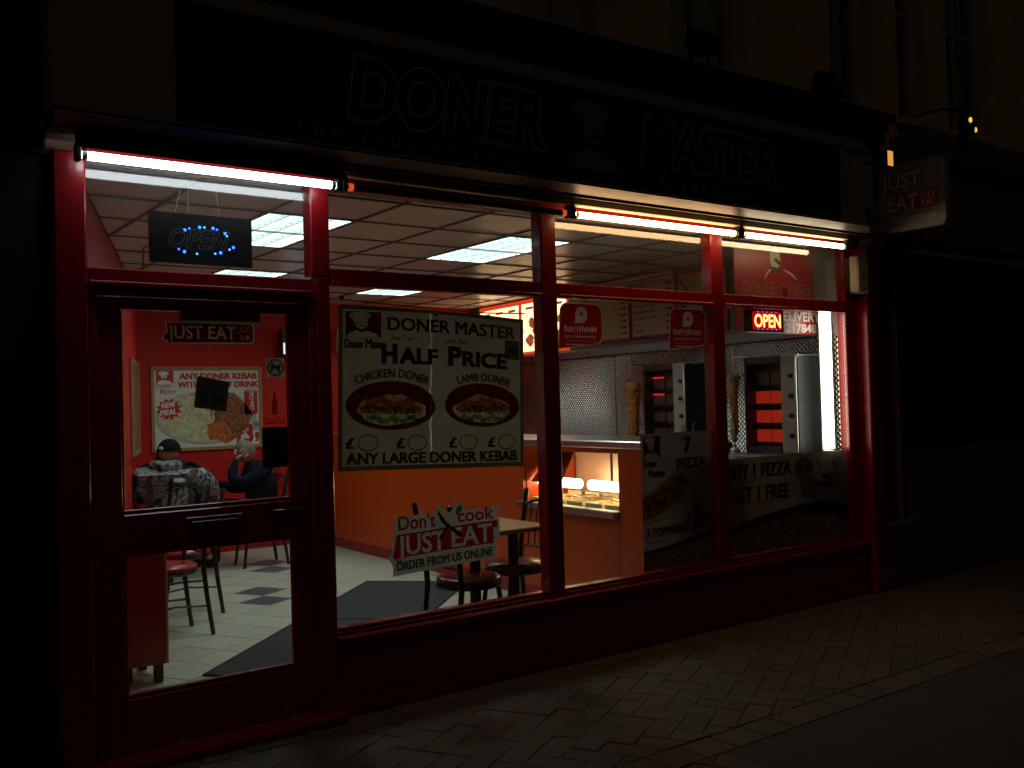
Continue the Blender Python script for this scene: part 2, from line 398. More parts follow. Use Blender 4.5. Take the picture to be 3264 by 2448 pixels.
def clip(poly, x0, y0, x1, y1, extra=()):
    for nx, ny, d in ((1, 0, x0), (-1, 0, -x1), (0, 1, y0), (0, -1, -y1))+tuple(extra):
        out = []
        for i, p in enumerate(poly):
            q = poly[(i+1) % len(poly)]; a = p[0]*nx+p[1]*ny-d; b = q[0]*nx+q[1]*ny-d
            if a >= 0: out.append(p)
            if a*b < 0: t = a/(a-b); out.append((p[0]+(q[0]-p[0])*t, p[1]+(q[1]-p[1])*t))
        poly = out
        if len(poly) < 3: return None
    ar = abs(sum(poly[i][0]*poly[(i+1) % len(poly)][1]-poly[(i+1) % len(poly)][0]*poly[i][1] for i in range(len(poly))))/2
    return poly if ar > .0008 else None
def slab(poly, z0, z1, inset, gap):
    """chamfered block over a convex polygon, centred on its centroid; returns B, centroid"""
    n = len(poly); cx = sum(p[0] for p in poly)/n; cyy = sum(p[1] for p in poly)/n
    ar = sum(poly[i][0]*poly[(i+1) % n][1]-poly[(i+1) % n][0]*poly[i][1] for i in range(n))
    if ar < 0: poly = poly[::-1]
    def off(d):
        o = []
        for i in range(n):
            a, b, c = poly[i-1], poly[i], poly[(i+1) % n]
            e1 = Vector((b[0]-a[0], b[1]-a[1])); e2 = Vector((c[0]-b[0], c[1]-b[1]))
            if e1.length < 1e-6 or e2.length < 1e-6: o.append((b[0]-cx, b[1]-cyy)); continue
            n1 = Vector((-e1.y, e1.x)).normalized(); n2 = Vector((-e2.y, e2.x)).normalized(); k = n1+n2
            q = d/max(.35, k.length_squared/2)
            o.append((b[0]-cx+k.x*q/1, b[1]-cyy+k.y*q/1))
        return o
    g = off(gap/2); h = off(gap/2+inset)
    vs = [(x, y, z0) for x, y in g]+[(x, y, z1-inset*.7) for x, y in g]+[(x, y, z1) for x, y in h]
    fs = [(i, (i+1) % n, n+(i+1) % n, n+i) for i in range(n)]+[(n+i, n+(i+1) % n, 2*n+(i+1) % n, 2*n+i) for i in range(n)]+[list(range(2*n, 3*n))]
    return B().add(vs, fs), (cx, cyy)

# herringbone block paving, a stretcher course along the shopfront and an edging course at the road
PAVM = [M('paver_red', (.1, .052, .032), .85, var=.35, scale=14, bump=.5, bscale=120, rnd=.18), M('paver_brown', (.09, .06, .036), .85, var=.35, scale=14, bump=.5, bscale=120, rnd=.18),
        M('paver_grey', (.078, .06, .043), .85, var=.35, scale=14, bump=.5, bscale=120, rnd=.18)]
th = R(30); ct, st = math.cos(th), math.sin(th); A, Bw = .25, .125
blocks = []
def herring():
    out = []
    for r in range(-80, 120):
        for c in range(-45, 55):
            # row r shifted by r blocks, repeating every 4 widths
            ux = -r*Bw+c*4*Bw; vy = r*Bw
            out.append((ux, vy, ux+A, vy+Bw))
            out.append((ux+A, vy, ux+A+Bw, vy+A))
    return out
rp = random.Random(4)
for (u0, v0, u1, v1) in herring():
    pl = [(u*ct-v*st, u*st+v*ct) for u, v in ((u0, v0), (u1, v0), (u1, v1), (u0, v1))]
    pl = [(x+4, y-.8) for x, y in pl]
    cxx = sum(p[0] for p in pl)/4; cyy = sum(p[1] for p in pl)/4
    if not (.2 < cxx < 13 and -2.7 < cyy < .1): continue
    q = clip(pl, -1, -1.39, 13, -.215)
    if q: blocks.append((q, rp.choice([0, 0, 1, 1, 2])))
    if cxx < 3.4:
        q = clip(pl, -1, -2.6, 3.2, -1.575)
        if q: blocks.append((q, rp.choice([0, 1, 1, 2])))
x = .2
while x < 12:
    blocks.append(([(x, -.212), (x+.1, -.212), (x+.1, -.012), (x, -.012)], rp.choice([0, 0, 0, 1])))
    x += .1
x = -.1
while x < 12:
    blocks.append(([(x, -1.57), (x+.2, -1.57), (x+.2, -1.393), (x, -1.393)], rp.choice([0, 1, 1, 2]))); x += .2
ranked = []
for q, k in blocks:
    c = (sum(p[0] for p in q)/len(q), sum(p[1] for p in q)/len(q), 0); px = pix(c)
    vis = -10 < px[0] < 1034 and px[1] < 778 and not (c[1] > -.02)
    if vis: ranked.append((px[2], q, k))
ranked.sort(key=lambda t: t[0])
rest = [B(), B(), B()]
for n_, (d, q, k) in enumerate(ranked):
    b, c = slab(q, -.05, 0, .0035, .003); dz = rp.uniform(-.003, .002)
    if n_ < 300:
        o = b.build('paver', PAVM[k], pavement); o.location = (c[0], c[1], dz)
        o.rotation_euler = (rp.uniform(-.012, .012), rp.uniform(-.012, .012), 0)
    else: rest[k].add([v+Vector((c[0], c[1], dz)) for v in b.v], b.f)
for k, b in enumerate(rest):
    if b.v: tag(b.build('far_paving', PAVM[k], pavement), kind='stuff')

# shop interior
floor = struct('shop_floor', B().prism([(LW(.05)-.1, .05), (RW(.05)+.1, .05), (RW(YB)+.1, YB+.1), (LW(YB)-.1, YB+.1)], -.09, -.007), M('grout', (.09, .085, .07), .8, var=.2))
TILC = M('cream_tile', (.46, .5, .4), .3, var=.08, scale=5, rnd=.05); TILD = M('slate_tile', (.09, .105, .13), .35, var=.12, scale=5)
tt = R(29); c9, s9 = math.cos(tt), math.sin(tt); TS = .305
tiles = []
# anchor: two dark tiles meet corner to corner about (3.05,3.24)
for i in range(-16, 18):
    for j in range(-16, 18):
        pl = [((u*TS)*c9-(v*TS)*s9+3.05, (u*TS)*s9+(v*TS)*c9+3.24) for u, v in ((i, j), (i+1, j), (i+1, j+1), (i, j+1))]
        ex = ((1/math.hypot(1, .327), -.327/math.hypot(1, .327), .9/math.hypot(1, .327)), (-1, .036, -4.56))
        q = clip(pl, -5, .06, 9, YB-.01, ex)
        if not q: continue
        dk = (i, j) in ((0, 0), (-1, -1)) or (i, j) in ((4, 3), (3, 2), (-5, 2), (-6, 1), (1, 5), (2, 6))
        tiles.append((q, dk))
for q, dk in tiles:
    c = (sum(p[0] for p in q)/len(q), sum(p[1] for p in q)/len(q))
    b, c = slab(q, -.012, 0, .0015, .008)
    o = b.build('floor_tile', TILD if dk else TILC, floor); o.location = (c[0], c[1], rp.uniform(-.0006, .0006))
struct('wall_left', B().prism([(LW(.06)-.003, .06), (LW(YB), YB), (LW(YB)-.2, YB), (LW(.06)-.2, .06)], -.08, 3.1), REDW)
struct('wall_back', B().box((LW(YB)-.2, YB, -.08), (RW(YB)+.2, YB+.2, 3.1)), REDW)
struct('wall_right', B().prism([(RW(.06), .06), (RW(.06)+.2, .06), (RW(YB)+.2, YB), (RW(YB), YB)], -.08, 3.1), M('right_wall_paint', (.2, .16, .13), .5, var=.15))
ceil = struct('ceiling', B().box((.5, .035, ZC+.09), (7.4, YB, ZC+.2)), M('ceiling_void', (.1, .09, .08), .8))
GX, GY, GP = 2.935, .575, .615
LIGHTS = [(-1, 1), (2, 1), (0, 5), (3, 5)]
occ = {(a, b+k) for a, b in LIGHTS for k in (0, 1)}
for i in range(-4, 8):
    for j in range(-1, 9):
        x0, y0 = GX+i*GP, GY+j*GP
        if (i, j) in occ: continue
        q = clip([(x0, y0), (x0+GP, y0), (x0+GP, y0+GP), (x0, y0+GP)], -5, .08, 9, YB-.01, ((1/math.hypot(1, .327), -.327/math.hypot(1, .327), .9/math.hypot(1, .327)), (-1/math.hypot(1, .09), .09/math.hypot(1, .09), -6.45/math.hypot(1, .09))))
        if not q: continue
        n = len(q); c = (sum(p[0] for p in q)/n, sum(p[1] for p in q)/n)
        o = B().prism([(p[0]-c[0], p[1]-c[1]) for p in q], 0, .015).build('ceiling_tile', CEILT, ceil)
        o.location = (c[0], c[1], ZC+.004+rp.uniform(0, .002)); o.rotation_euler = (rp.uniform(-.003, .003), rp.uniform(-.003, .003), 0)
for i in range(-3, 8):
    x0 = GX+i*GP
    ya = .08; yb = YB-.01
    if x0 < LW(YB): yb = min(yb, (x0-.9)/.327)
    if x0 > 6.45: ya = max(ya, (x0-6.45)/.09)
    if yb-ya > .1: B().box((x0-.011, ya, ZC-.004), (x0+.011, yb, ZC+.003)).build('ceiling_grid_bar', GRID, ceil)
for j in range(0, 9):
    y0 = GY+j*GP; B().box((LW(y0)+.01, y0-.011, ZC-.005), (RW(y0)-.01, y0+.011, ZC+.002)).build('ceiling_grid_bar', GRID, ceil)
# bulkhead over the windows closes the shop above the glass
struct('front_bulkhead', B().box((.7, .045, 2.66), (6.8, .16, 3.2)), M('bulkhead', (.25, .12, .1), .6))

# ------------------------------------------------------------------ ceiling lights
LBL = {(-1, 1): 'ceiling panel light above the door, glowing white behind the black open sign', (2, 1): 'louvred ceiling panel light over the large middle window',
       (0, 5): 'ceiling panel light further back, seen just under the door fanlight', (3, 5): 'ceiling panel light furthest back towards the lit menu'}
for (a, b) in LIGHTS:
    x0, y0 = GX+a*GP+.012, GY+b*GP+.012; x1, y1 = x0+GP-.024, y0+2*GP-.024
    t = thing('ceiling_light', LBL[(a, b)], 'ceiling light', ((x0+x1)/2, (y0+y1)/2, ZC), 0, 'panel lights in the shop ceiling')
    W, D = (x1-x0)/2, (y1-y0)/2
    B().box((-W, -D, .062), (W, D, .07)).box((-W, -D, 0), (-W+.012, D, .062)).box((W-.012, -D, 0), (W, D, .062)).box((-W+.012, -D, 0), (W-.012, -D+.012, .062)).box((-W+.012, D-.012, 0), (W-.012, D, .062)).build('housing', LOUV, t)
    for k in range(4):
        xx = -W+(k+.5)*2*W/4; B().box((xx-.05, -D+.03, .05), (xx+.05, D-.03, .056)).build('lamp', TROFF, t)
    lv = B()
    for k in range(1, 4): xx = -W+k*2*W/4; lv.box((xx-.004, -D+.012, .0), (xx+.004, D-.012, .04))
    for k in range(1, 12): yy = -D+k*2*D/12; lv.box((-W+.012, yy-.003, .004), (W-.012, yy+.003, .036))
    lv.build('louvre', M('louvre_metal', (.36, .41, .4), .4, var=.1), t)

# ================================================================== SHOPFRONT
sf = thing('shopfront', 'red painted timber shopfront with glazed door and four bays', 'shopfront', (3.8, 0, 0))
def part(name, mat, *boxes, c=.006, parent=None):
    b = B()
    for lo, hi in boxes: b.box(lo, hi, c)
    p = parent or sf
    return b.build(name, mat, p, 1 if p is sf else 2)
part('post', RED, ((.86, -.06, 0), (.995, .07, 2.66)), c=.01)
part('post', RED, ((6.58, -.118, 0), (6.745, .07, 2.66)), c=.01)
B().box((6.44, -.02, .05), (6.578, .06, 2.66), .006).build('jamb', RED, sf, 1)
part('mullion', RED, ((2.035, -.045, 2.19), (2.135, .05, 2.66)), ((2.055, -.045, 0), (2.13, .05, 2.187)))
part('mullion', RED, ((3.475, -.045, .36), (3.59, .05, 2.66)))
part('mullion', RED, ((4.925, -.045, .36), (5.04, .05, 2.66)))
part('head_rail', RED, ((.997, -.035, 2.645), (6.575, .05, 2.70)))
part('transom', RED, ((.997, -.05, 2.115), (2.033, .05, 2.17)), ((.997, -.065, 2.09), (2.033, .045, 2.113)))
for a, b in ((2.137, 3.473), (3.592, 4.923), (5.042, 6.438)):
    part('transom', RED, ((a, -.045, 2.15), (b, .05, 2.23)), ((a, -.058, 2.145), (b, -.047, 2.165)), c=.004)
    part('glazing_bead', RED, ((a, -.03, .42), (b, .03, .437)), ((a, -.042, .402), (b, .03, .418)), c=.004)
part('sill', RED, ((2.132, -.085, .355), (6.60, .05, .40)), ((2.132, -.07, .325), (6.60, .02, .353)), c=.008)
part('stall_riser', RED, ((2.132, -.035, .005), (6.576, .05, .323)), c=.004)
part('skirting', RED, ((2.132, -.05, 0.002), (6.576, -.037, .1)), c=.004)
for n, (x0, z0, x1, z1) in enumerate(((.998, 2.172, 2.033, 2.642), (2.137, 2.232, 3.473, 2.642), (3.592, 2.232, 4.923, 2.642), (5.042, 2.232, 6.438, 2.642), (2.137, .438, 3.473, 2.148), (3.592, .438, 4.923, 2.148), (5.042, .438, 6.438, 2.148))):
    B().box((x0, -.003, z0), (x1, .003, z1)).build('window_pane', PANE, sf, 1)
# door: frame, then the leaf as a part with its glass and fittings
part('door_frame', RED, ((.997, -.04, .03), (1.032, .06, 2.088)), ((2.016, -.04, .03), (2.053, .06, 2.088)), ((1.034, -.04, 2.052), (2.014, .06, 2.088)))
part('threshold', RED, ((.9, -.14, .002), (2.13, .06, .045)), c=.008)
door = part('door', RED, ((1.036, -.02, .052), (1.13, .03, 2.048)), ((1.925, -.02, .052), (2.012, .03, 2.048)), ((1.132, -.02, .052), (1.923, .03, .285)), ((1.132, -.02, .905), (1.923, .03, 1.09)), ((1.132, -.02, 1.995), (1.923, .03, 2.048)), c=.004)
for z0, z1 in ((.287, .903), (1.092, 1.993)):
    part('glazing_bead', RED, ((1.132, -.013, z0), (1.923, .02, z0+.018)), ((1.132, -.013, z0+.02), (1.142, .02, z1)), ((1.913, -.013, z0+.02), (1.923, .02, z1)), c=.003, parent=door)
    B().box((1.143, 0, z0+.019), (1.912, .005, z1)).build('door_pane', PANE, door, 2)
part('letter_plate', STEELD, ((1.40, -.03, .97), (1.66, -.022, 1.055)), ((1.42, -.036, .99), (1.64, -.031, 1.035)), c=.003, parent=door)
B().tube([(1.80, -.022, 1.05), (1.80, -.06, 1.05), (1.94, -.06, 1.05), (1.94, -.022, 1.05)], .009).build('handle', BLACKM, door, 2)
part('closer', M('closer_grey', (.16, .14, .12), .5), ((1.42, .032, 1.955), (1.80, .08, 2.0)), c=.006, parent=door)

# fascia with sign
fa = thing('shop_fascia', 'long dark shop fascia with outlined lettering above the red shopfront', 'shop sign', (3.6, -.15, 2.64))
FK = .964
def FX(x): return x*FK
def FZ(z): return 1.54+FK*(z-1.54)
def fp(name, mat, lo, hi, c=.004): return B().box(lo, hi, c).build(name, mat, fa, 1)
fp('fascia_board', FASC, (.80, -.40, 2.74), (6.17, .03, 3.34)); fp('end_board', FASC, (6.172, -.19, 2.74), (6.60, .03, 3.34))
fp('soffit', SOFF, (.83, -.25, 2.712), (6.60, .0, 2.738))
fp('lip', SOFF, (.83, -.265, 2.695), (6.44, -.251, 2.738), .003)
B().add([(.83, -.266, 2.708), (6.42, -.266, 2.708), (6.18, -.425, 2.722), (.80, -.425, 2.722), (.83, -.266, 2.738), (6.42, -.266, 2.738), (6.18, -.425, 2.738), (.80, -.425, 2.738)], [(0, 1, 2, 3), (7, 6, 5, 4), (0, 4, 5, 1), (3, 2, 6, 7), (1, 5, 6, 2), (0, 3, 7, 4)]).build('underside', SOFF, fa, 1)
fp('trim', FASC, (.83, -.435, 2.7395), (6.17, -.402, FZ(2.772)), .005)
fp('trim', FASC, (FX(1.275), -.435, FZ(3.315)), (6.17, -.402, FZ(3.345)), .005)
fp('trim', FASC, (FX(1.275), -.435, FZ(2.774)), (FX(1.318), -.402, FZ(3.313)), .005)
fp('trim', FASC, (FX(6.07), -.435, FZ(2.774)), (FX(6.12), -.402, FZ(3.313)), .005)
fp('sign_panel', SIGNB, (FX(1.32), -.412, FZ(2.774)), (FX(6.068), -.402, FZ(3.313)), 0)
OUTL = M('sign_outline', (.24, .24, .23), .5, var=.05)
sy = -.4135
for word, (x0, z0, wd_, h) in (('DONER', (2.13, 2.945, 1.24, .285)), ('MASTER', (4.08, 2.962, 1.30, .275))):
    txt(fa, word, FX(x0), FZ(z0), h*FK, OUTL, sy, wd_*FK, .065, .18, res=4, b0=.065, split=True)
    txt(fa, word, FX(x0), FZ(z0), h*FK, SIGNB, sy-.0015, wd_*FK, .022, .18, res=4, b0=.065, split=True)
txt(fa, 'The true taste of', FX(1.86), FZ(2.825), .056, OUTL, sy, 1.35, 0, .25, space=1.5, split=True)
txt(fa, 'Charcoal', FX(4.25), FZ(2.835), .053, M('sign_outline_dim', (.3, .27, .25), .5), sy, .82, 0, .25, space=1.4, split=True)
emblem(fa, FX(3.5), FZ(2.86), FX(3.98), FZ(3.29), sy, None, M('sign_emblem', (.16, .16, .155), .5), SIGNB, face=M('sign_emblem', (.16, .16, .155), .5))

# ------------------------------------------------------------------ fluorescent battens under the soffit
def batten(x0, x1, mat, lab, dead=False):
    t = thing('fluorescent_batten', lab, 'strip light', ((x0+x1)/2, -.16, 2.62), 0, 'strip lights under the fascia')
    B().box((x0-.02, -.185, 2.668), (x1+.02, -.135, 2.712), .006).build('housing', CREAMP, t, 1)
    for x in (x0-.014, x1+.014): B().box((x-.013, -.182, 2.592), (x+.013, -.138, 2.666), .006).build('lamp_holder', BLACK, t, 1)
    if 'door' in lab:
        B().add([(x0-.03, -.185, 2.70), (x1+.03, -.185, 2.70), (x1+.03, -.246, 2.63), (x0-.03, -.246, 2.63), (x0-.03, -.187, 2.704), (x1+.03, -.187, 2.704), (x1+.03, -.249, 2.633), (x0-.03, -.249, 2.633)], [(0, 1, 2, 3), (7, 6, 5, 4), (3, 2, 6, 7), (0, 4, 5, 1), (1, 5, 6, 2), (0, 3, 7, 4)]).build('reflector', GREYP, t, 1)  # tray added to block this tube's light from the fascia underside
    n = 14
    B().tube([(x0+(x1-x0)*i/n, -.16, 2.62) for i in range(n+1)], (.0185 if not dead else .018), 14).build('tube', mat, t, 1)
    for x, q in ((x0, 1), (x1, -1)): B().tube([(x+q*.001, -.16, 2.62), (x+q*.022, -.16, 2.62)], .0192, 14).build('end_cap', STEEL, t, 1)
    return t
batten(.955, 2.115, TUBEC, 'lit cool white strip light over the door')
DEAD = M('dead_tube', (.13, .1, .09), .25)
t = batten(2.175, 3.575, DEAD, 'unlit strip light with faint orange ends over the middle window', True)
for x in (2.195, 3.555): B().tube([(x-.014, -.16, 2.62), (x+.014, -.16, 2.62)], .0195, 14).build('glowing_end', EM('tube_end', (1, .13, .02), .55), t, 1)
batten(3.64, 5.05, TUBEW, 'lit warm orange white strip light over the third bay')
batten(5.115, 6.25, TUBEW2, 'lit yellow white strip light over the last bay')
# vertical tube inside the last window
t = thing('fluorescent_batten', 'bright upright strip light inside the last window', 'strip light', (6.29, .04, 1.1), 0)
B().tube([(6.29, .06, 1.118+1.03*i/10) for i in range(11)], .042, 18).build('tube', TUBEV, t, 1)
B().box((6.30, .104, 1.09), (6.34, .13, 2.17), .004).build('housing', CREAMP, t, 1)
for z in (1.1, 2.155): B().box((6.265, .03, z-.012), (6.32, .103, z+.006), .004).build('lamp_holder', CREAMP, t, 1)
# alarm box on the right post
t = thing('alarm_box', 'cream alarm box fixed high on the end post', 'alarm', (6.5, -.06, 2.28))
B().box((6.43, -.145, 2.29), (6.572, -.066, 2.575), .012).build('cover', CREAMP, t, 1)
B().box((6.44, -.064, 2.30), (6.57, -.022, 2.57), .006).build('backplate', BLACK, t, 1)
B().poly(ell(6.5, 2.42, .022, .026, 14), -.1465).build('sticker', M('worn_yellow', (.45, .3, .03), .5, var=.3), t, 1)

# ================================================================== BUILDINGS ROUND THE SHOP
ub = thing('terrace_building', 'dark sandstone upper storey above the kebab shop with tall sash windows', 'building', (5, .05, 3.37))
WINS = [(1.0, 1.75), (2.2, 2.95), (3.45, 4.2), (4.71, 5.47), (6.46, 7.0), (7.36, 7.8), (8.15, 8.9), (9.6, 10.3)]
wl = B(); xs = -.5
for a, b in WINS: wl.box((xs, .05, 3.80), (a, .4, 7)); xs = b
wl.box((xs, .05, 3.80), (14, .4, 7)); wl.box((-.5, .05, 3.37), (14, .4, 3.798))
wl.box((-.5, .06, 6.2), (14, .42, 7.01))
wl.build('wall', STONE, ub, 1)
cn = B().box((.7, -.34, 3.56), (6.7, .048, 3.63), .01).box((.7, -.28, 3.50), (6.7, .048, 3.558), .008).box((.7, -.2, 3.342), (6.7, .048, 3.498)).build('cornice', DARKP, ub, 1)
for k in range(44): x = .8+k*.135; B().box((x, -.255, 3.41), (x+.06, -.202, 3.498)).build('dentil', DARKP, cn, 2)
CURT = M('pale_curtain', (.4, .36, .28), .8, var=.15)
SASH = M('sash_paint', (.28, .24, .2), .5)
for n, (a, b) in enumerate(WINS):
    f = B().box((a, .17, 3.80), (a+.06, .24, 6.2)).box((b-.06, .17, 3.80), (b, .24, 6.2)).box((a+.06, .17, 3.80), (b-.06, .24, 3.87)).box((a+.06, .18, 4.75), (b-.06, .23, 4.8)).box(((a+b)/2-.015, .18, 3.87), ((a+b)/2+.015, .22, 4.75)).box(((a+b)/2-.015, .18, 4.8), ((a+b)/2+.015, .22, 6.2)).build('window', SASH, ub, 1)
    B().box((a+.06, .20, 3.87), (b-.06, .204, 6.2)).build('pane', PANE, f, 2)
    if n in (2, 3): B().box((a+.06, .32, 3.82), (b-.06, .33, 6.2)).build('curtain', CURT, f, 2)
    else: B().box((a+.02, .34, 3.82), (b-.02, .35, 6.2)).build('backing', BLKP, f, 2)  # black sheet stands in for the dark room behind the glass
    B().box((a-.05, -.02, 3.74), (b+.05, .049, 3.797), .006).build('sill', STONE, f, 2)
# street front to the right of the shop
nb = thing('neighbour_shopfront', 'unlit neighbouring shopfront with roller shutter and stone plinth', 'shopfront', (8.5, 0, 0))
B().box((6.755, -.1, 0), (7.1, .3, .48), .01).box((6.755, -.13, .482), (7.12, .3, .52), .008).build('plinth', STONED, nb, 1)
B().box((6.755, -.02, .522), (7.0, .3, 2.64)).build('pilaster', DARKP, nb, 1)
B().box((7.002, -.05, .522), (7.02, .2, 2.64)).build('red_strip', RED, nb, 1)
B().box((7.04, -.04, .522), (7.1, .3, 2.64), .006).build('timber_jamb', M('beige_timber', (.3, .2, .11), .6), nb, 1)
B().box((6.67, -.2, 2.66), (7.2, .048, 3.36), .008).build('console', STONED, nb, 1)
B().box((7.102, .1, 0), (7.36, .3, 2.7)).box((7.36, .1, 2.27), (12, .3, 2.7)).build('surround', DARKP, nb, 1)
B().box((7.36, .06, .13), (12, .3, 1.04), .01).box((7.36, .0, .0), (12, .3, .128), .01).build('riser', STONED, nb, 1)
for k in range(17):
    z = 1.045+k*.072; B().tube([(7.37, .16, z+.036), (12, .16, z+.036)], .034, 8).build('shutter_slat', M('shutter', (.03, .033, .04), .4, .6), nb, 1)
B().box((7.25, -.22, 2.72), (12, .048, 3.36), .01).build('fascia_board', STONED, nb, 1)
txt(nb, 'EXCHANGE', 7.0, 2.87, .2, M('faint_gilt', (.16, .12, .07), .5), -.2235, 1.95, .02, split=True)
B().box((7.2, -.32, 3.362), (14, .048, 3.62), .02).build('cornice', STONED, nb, 1)
lw_ = thing('neighbour_wall', 'black unlit shop wall beside the door post', 'wall', (0, 0, 0))
B().box((-6, -.02, 0), (.857, .25, 2.63)).build('wall', M('near_black_paint', (.012, .012, .014), .5), lw_)
B().box((-6, -.26, 2.632), (.797, .25, 3.4), .02).build('fascia_board', SIGNB, lw_)
B().box((-6, -.3, 2.6), (.797, -.262, 2.68), .01).build('trim', SIGNB, lw_)
struct('rear_block', B().box((-8, 6.3, -.1), (14, 6.5, 7)), BLKP)
# projecting sign
ps = thing('projecting_sign', 'double sided grey takeaway sign sticking out beside the fascia', 'sign', (6.70, -.45, 2.72), R(-90))
gs = M('sign_grey', (.28, .25, .23), .45, var=.08)
B().poly(rrect(-.30, .02, .27, .52, .045), -.03, .06).build('panel', gs, ps)
RP2 = M('sign_red', (.45, .015, .015), .4)
txt(ps, 'JUST', -.23, .34, .105, RP2, -.0315, .31, .06, w=0, b0=0); txt(ps, 'JUST', -.23, .34, .105, WHITE, -.033, .31, .015, w=0)
B().poly(rrect(-.12, .165, .215, .29, .012), -.0315).build('red_flash', RP2, ps)
txt(ps, 'EAT', -.18, .175, .105, WHITE, -.033, .235, .02, w=0)
txt(ps, '.CO', .075, .235, .042, WHITE, -.033, .11, .01, w=0); txt(ps, '.UK', .075, .18, .042, WHITE, -.033, .11, .01, w=0)
txt(ps, 'FROM US ONLINE', -.16, .085, .035, WHITE, -.0315, .36, .01, w=0)
B().box((-.34, -.01, .1), (-.302, .01, .14)).box((-.34, -.01, .4), (-.302, .01, .44)).box((-.352, -.03, .05), (-.342, .03, .48)).build('bracket', BLACKM, ps)
# floodlights
def flood(x, y, z, lens, lab, rz=0, k=1):
    t = thing('floodlight', lab, 'floodlight', (x, y, z), rz, 'floodlights above the fascia')
    B().add([(-.11*k, -.04*k, 0), (.11*k, -.04*k, 0), (.11*k, .07*k, .02*k), (-.11*k, .07*k, .02*k), (-.13*k, -.09*k, .09*k), (.13*k, -.09*k, .09*k), (.13*k, .03*k, .13*k), (-.13*k, .03*k, .13*k)], [(3, 2, 1, 0), (4, 5, 6, 7), (0, 1, 5, 4), (1, 2, 6, 5), (2, 3, 7, 6), (3, 0, 4, 7)]).build('housing', BLACKM, t)
    B().add([(-.1*k, -.091*k, .092*k), (.1*k, -.091*k, .092*k), (.1*k, .025*k, .132*k), (-.1*k, .025*k, .132*k)], [(0, 1, 2, 3)]).build('lens', lens, t)
    B().tube([(-.12*k, 0, .06*k), (-.12*k, .02, -.12*k), (.12*k, .02, -.12*k), (.12*k, 0, .06*k)], .01*k, 6).build('bracket', BLACKM, t)
LENS = M('orange_lens', (.5, .2, .05), .2)
flood(4.72, -.2, 3.76, LENS, 'floodlight with orange lens on the cornice below a curtained window', .3)
flood(6.05, -.2, 3.70, LENS, 'floodlight at the end of the cornice nearest the projecting sign', .3, 1.2)
t = thing('floodlight', 'small floodlight glowing orange just above and before the projecting sign', 'floodlight', (6.29, -.50, 3.20), 0, 'floodlights above the fascia')
B().box((-.035, -.03, -.06), (.045, .03, .06), .01).build('housing', BLACKM, t)
B().box((-.03, -.036, -.05), (.03, -.031, .055)).build('lens', EM('sodium_lens', (1, .45, .08), .75), t)
B().tube([(0, .03, 0), (0, .13, .0), (-.13, .13, 0)], .012).build('bracket', BLACKM, t)
t = thing('wall_lantern', 'bracket lantern with two orange glints high on the neighbouring front', 'lantern', (7.6, .05, 3.75))
B().tube([(0, 0, .1), (0, -.25, .1), (0, -.45, .02)], .012, 6).build('arm', BLACKM, t)
B().lathe([(.03, 0), (.07, -.03), (.06, -.16), (.02, -.18)], (0, -.45, .0), 10).build('lantern', BLACKM, t)
for dx, dz in ((-.04, -.06), (.03, -.13)): B().ball((dx, -.505, dz), .014, 8, 5, sz=1.6).build('glint', EM('glint', (1, .5, .1), 1.2), t)  # glowing beads imitate lamp reflections on the lantern
# fallen leaves on the road
LEAF = M('dry_leaf', (.3, .17, .06), .7, var=.3)
for n, (x, y, a, l) in enumerate(((4.55, -2.25, 20, .1), (3.85, -2.45, -25, .08), (5.5, -2.3, 5, .1), (3.72, -1.47, 30, .05), (5.05, -1.7, 70, .06))):
    g = [(-.5*l, 0, 0), (-.2*l, .18*l, .012), (.2*l, .16*l, .016), (.5*l, 0, .006), (.2*l, -.16*l, .004), (-.2*l, -.18*l, .003)]
    o = B().add(g+[(p[0], p[1], p[2]-.002) for p in g], [(0, 1, 2, 3, 4, 5), (11, 10, 9, 8, 7, 6)]).build('fallen_leaf', LEAF)
    o.location = (x, y, .003); o.rotation_euler = (0, 0, R(a)); tag(o, ['long brown leaf lying alone well out on the tarmac', 'brown leaf on the tarmac at the very bottom of the picture', 'brown leaf on the tarmac at the picture edge', 'tiny leaf on the edging course of the paving', 'small leaf on the tarmac close to the edging course'][n], 'leaf', 'fallen leaves outside the shop')

# ================================================================== ON THE GLASS
def sticker(name, lab, cat, x, z, y=.012, group=None): return thing(name, lab, cat, (x, y, z), 0, group)
# inks are filters over translucent sheets, so shop light glows through the paper as in the photograph
PAPER = SHEET('poster_sheet', (.5, .46, .32), .2); VINYL = SHEET('sticker_vinyl', (.5, .5, .41), .3); VINYLR = SHEET('sticker_pink_edge', (.62, .5, .42), .45)
PAPERD = SHEET('pizza_sheet', (.36, .28, .24), .14); DOORV = SHEET('door_vinyl', (.5, .44, .36), .5)
BRN = M('brown_print', (.11, .022, .018), .5)
iBORD = INK(M('olive_border', (.36, .32, .2), .5, var=.1), 'olive_ink'); iDRED = INK(M('maroon', (.26, .016, .02), .5), 'maroon_ink', .15); iRED = INK(M('red', (.78, .02, .03), .5), 'red_ink', .1)
iGREY = INK(M('grey', (.32, .32, .34), .5), 'grey_ink'); iSHADE = INK(M('rust', (.55, .2, .12), .5), 'rust_ink')
def bright(nm, cols, sc, kind='voronoi'): return INK(RAMP('c_'+nm, cols, sc, kind), nm, .15)
iMEAT = bright('meat_ink', [(.25, .1, .05), (.7, .35, .16), (.85, .55, .3), (.45, .2, .08), (.95, .75, .5)], 55); iLETT = bright('lettuce_ink', [(.15, .35, .06), (.4, .75, .15), (.65, .9, .3), (.25, .5, .1)], 60)
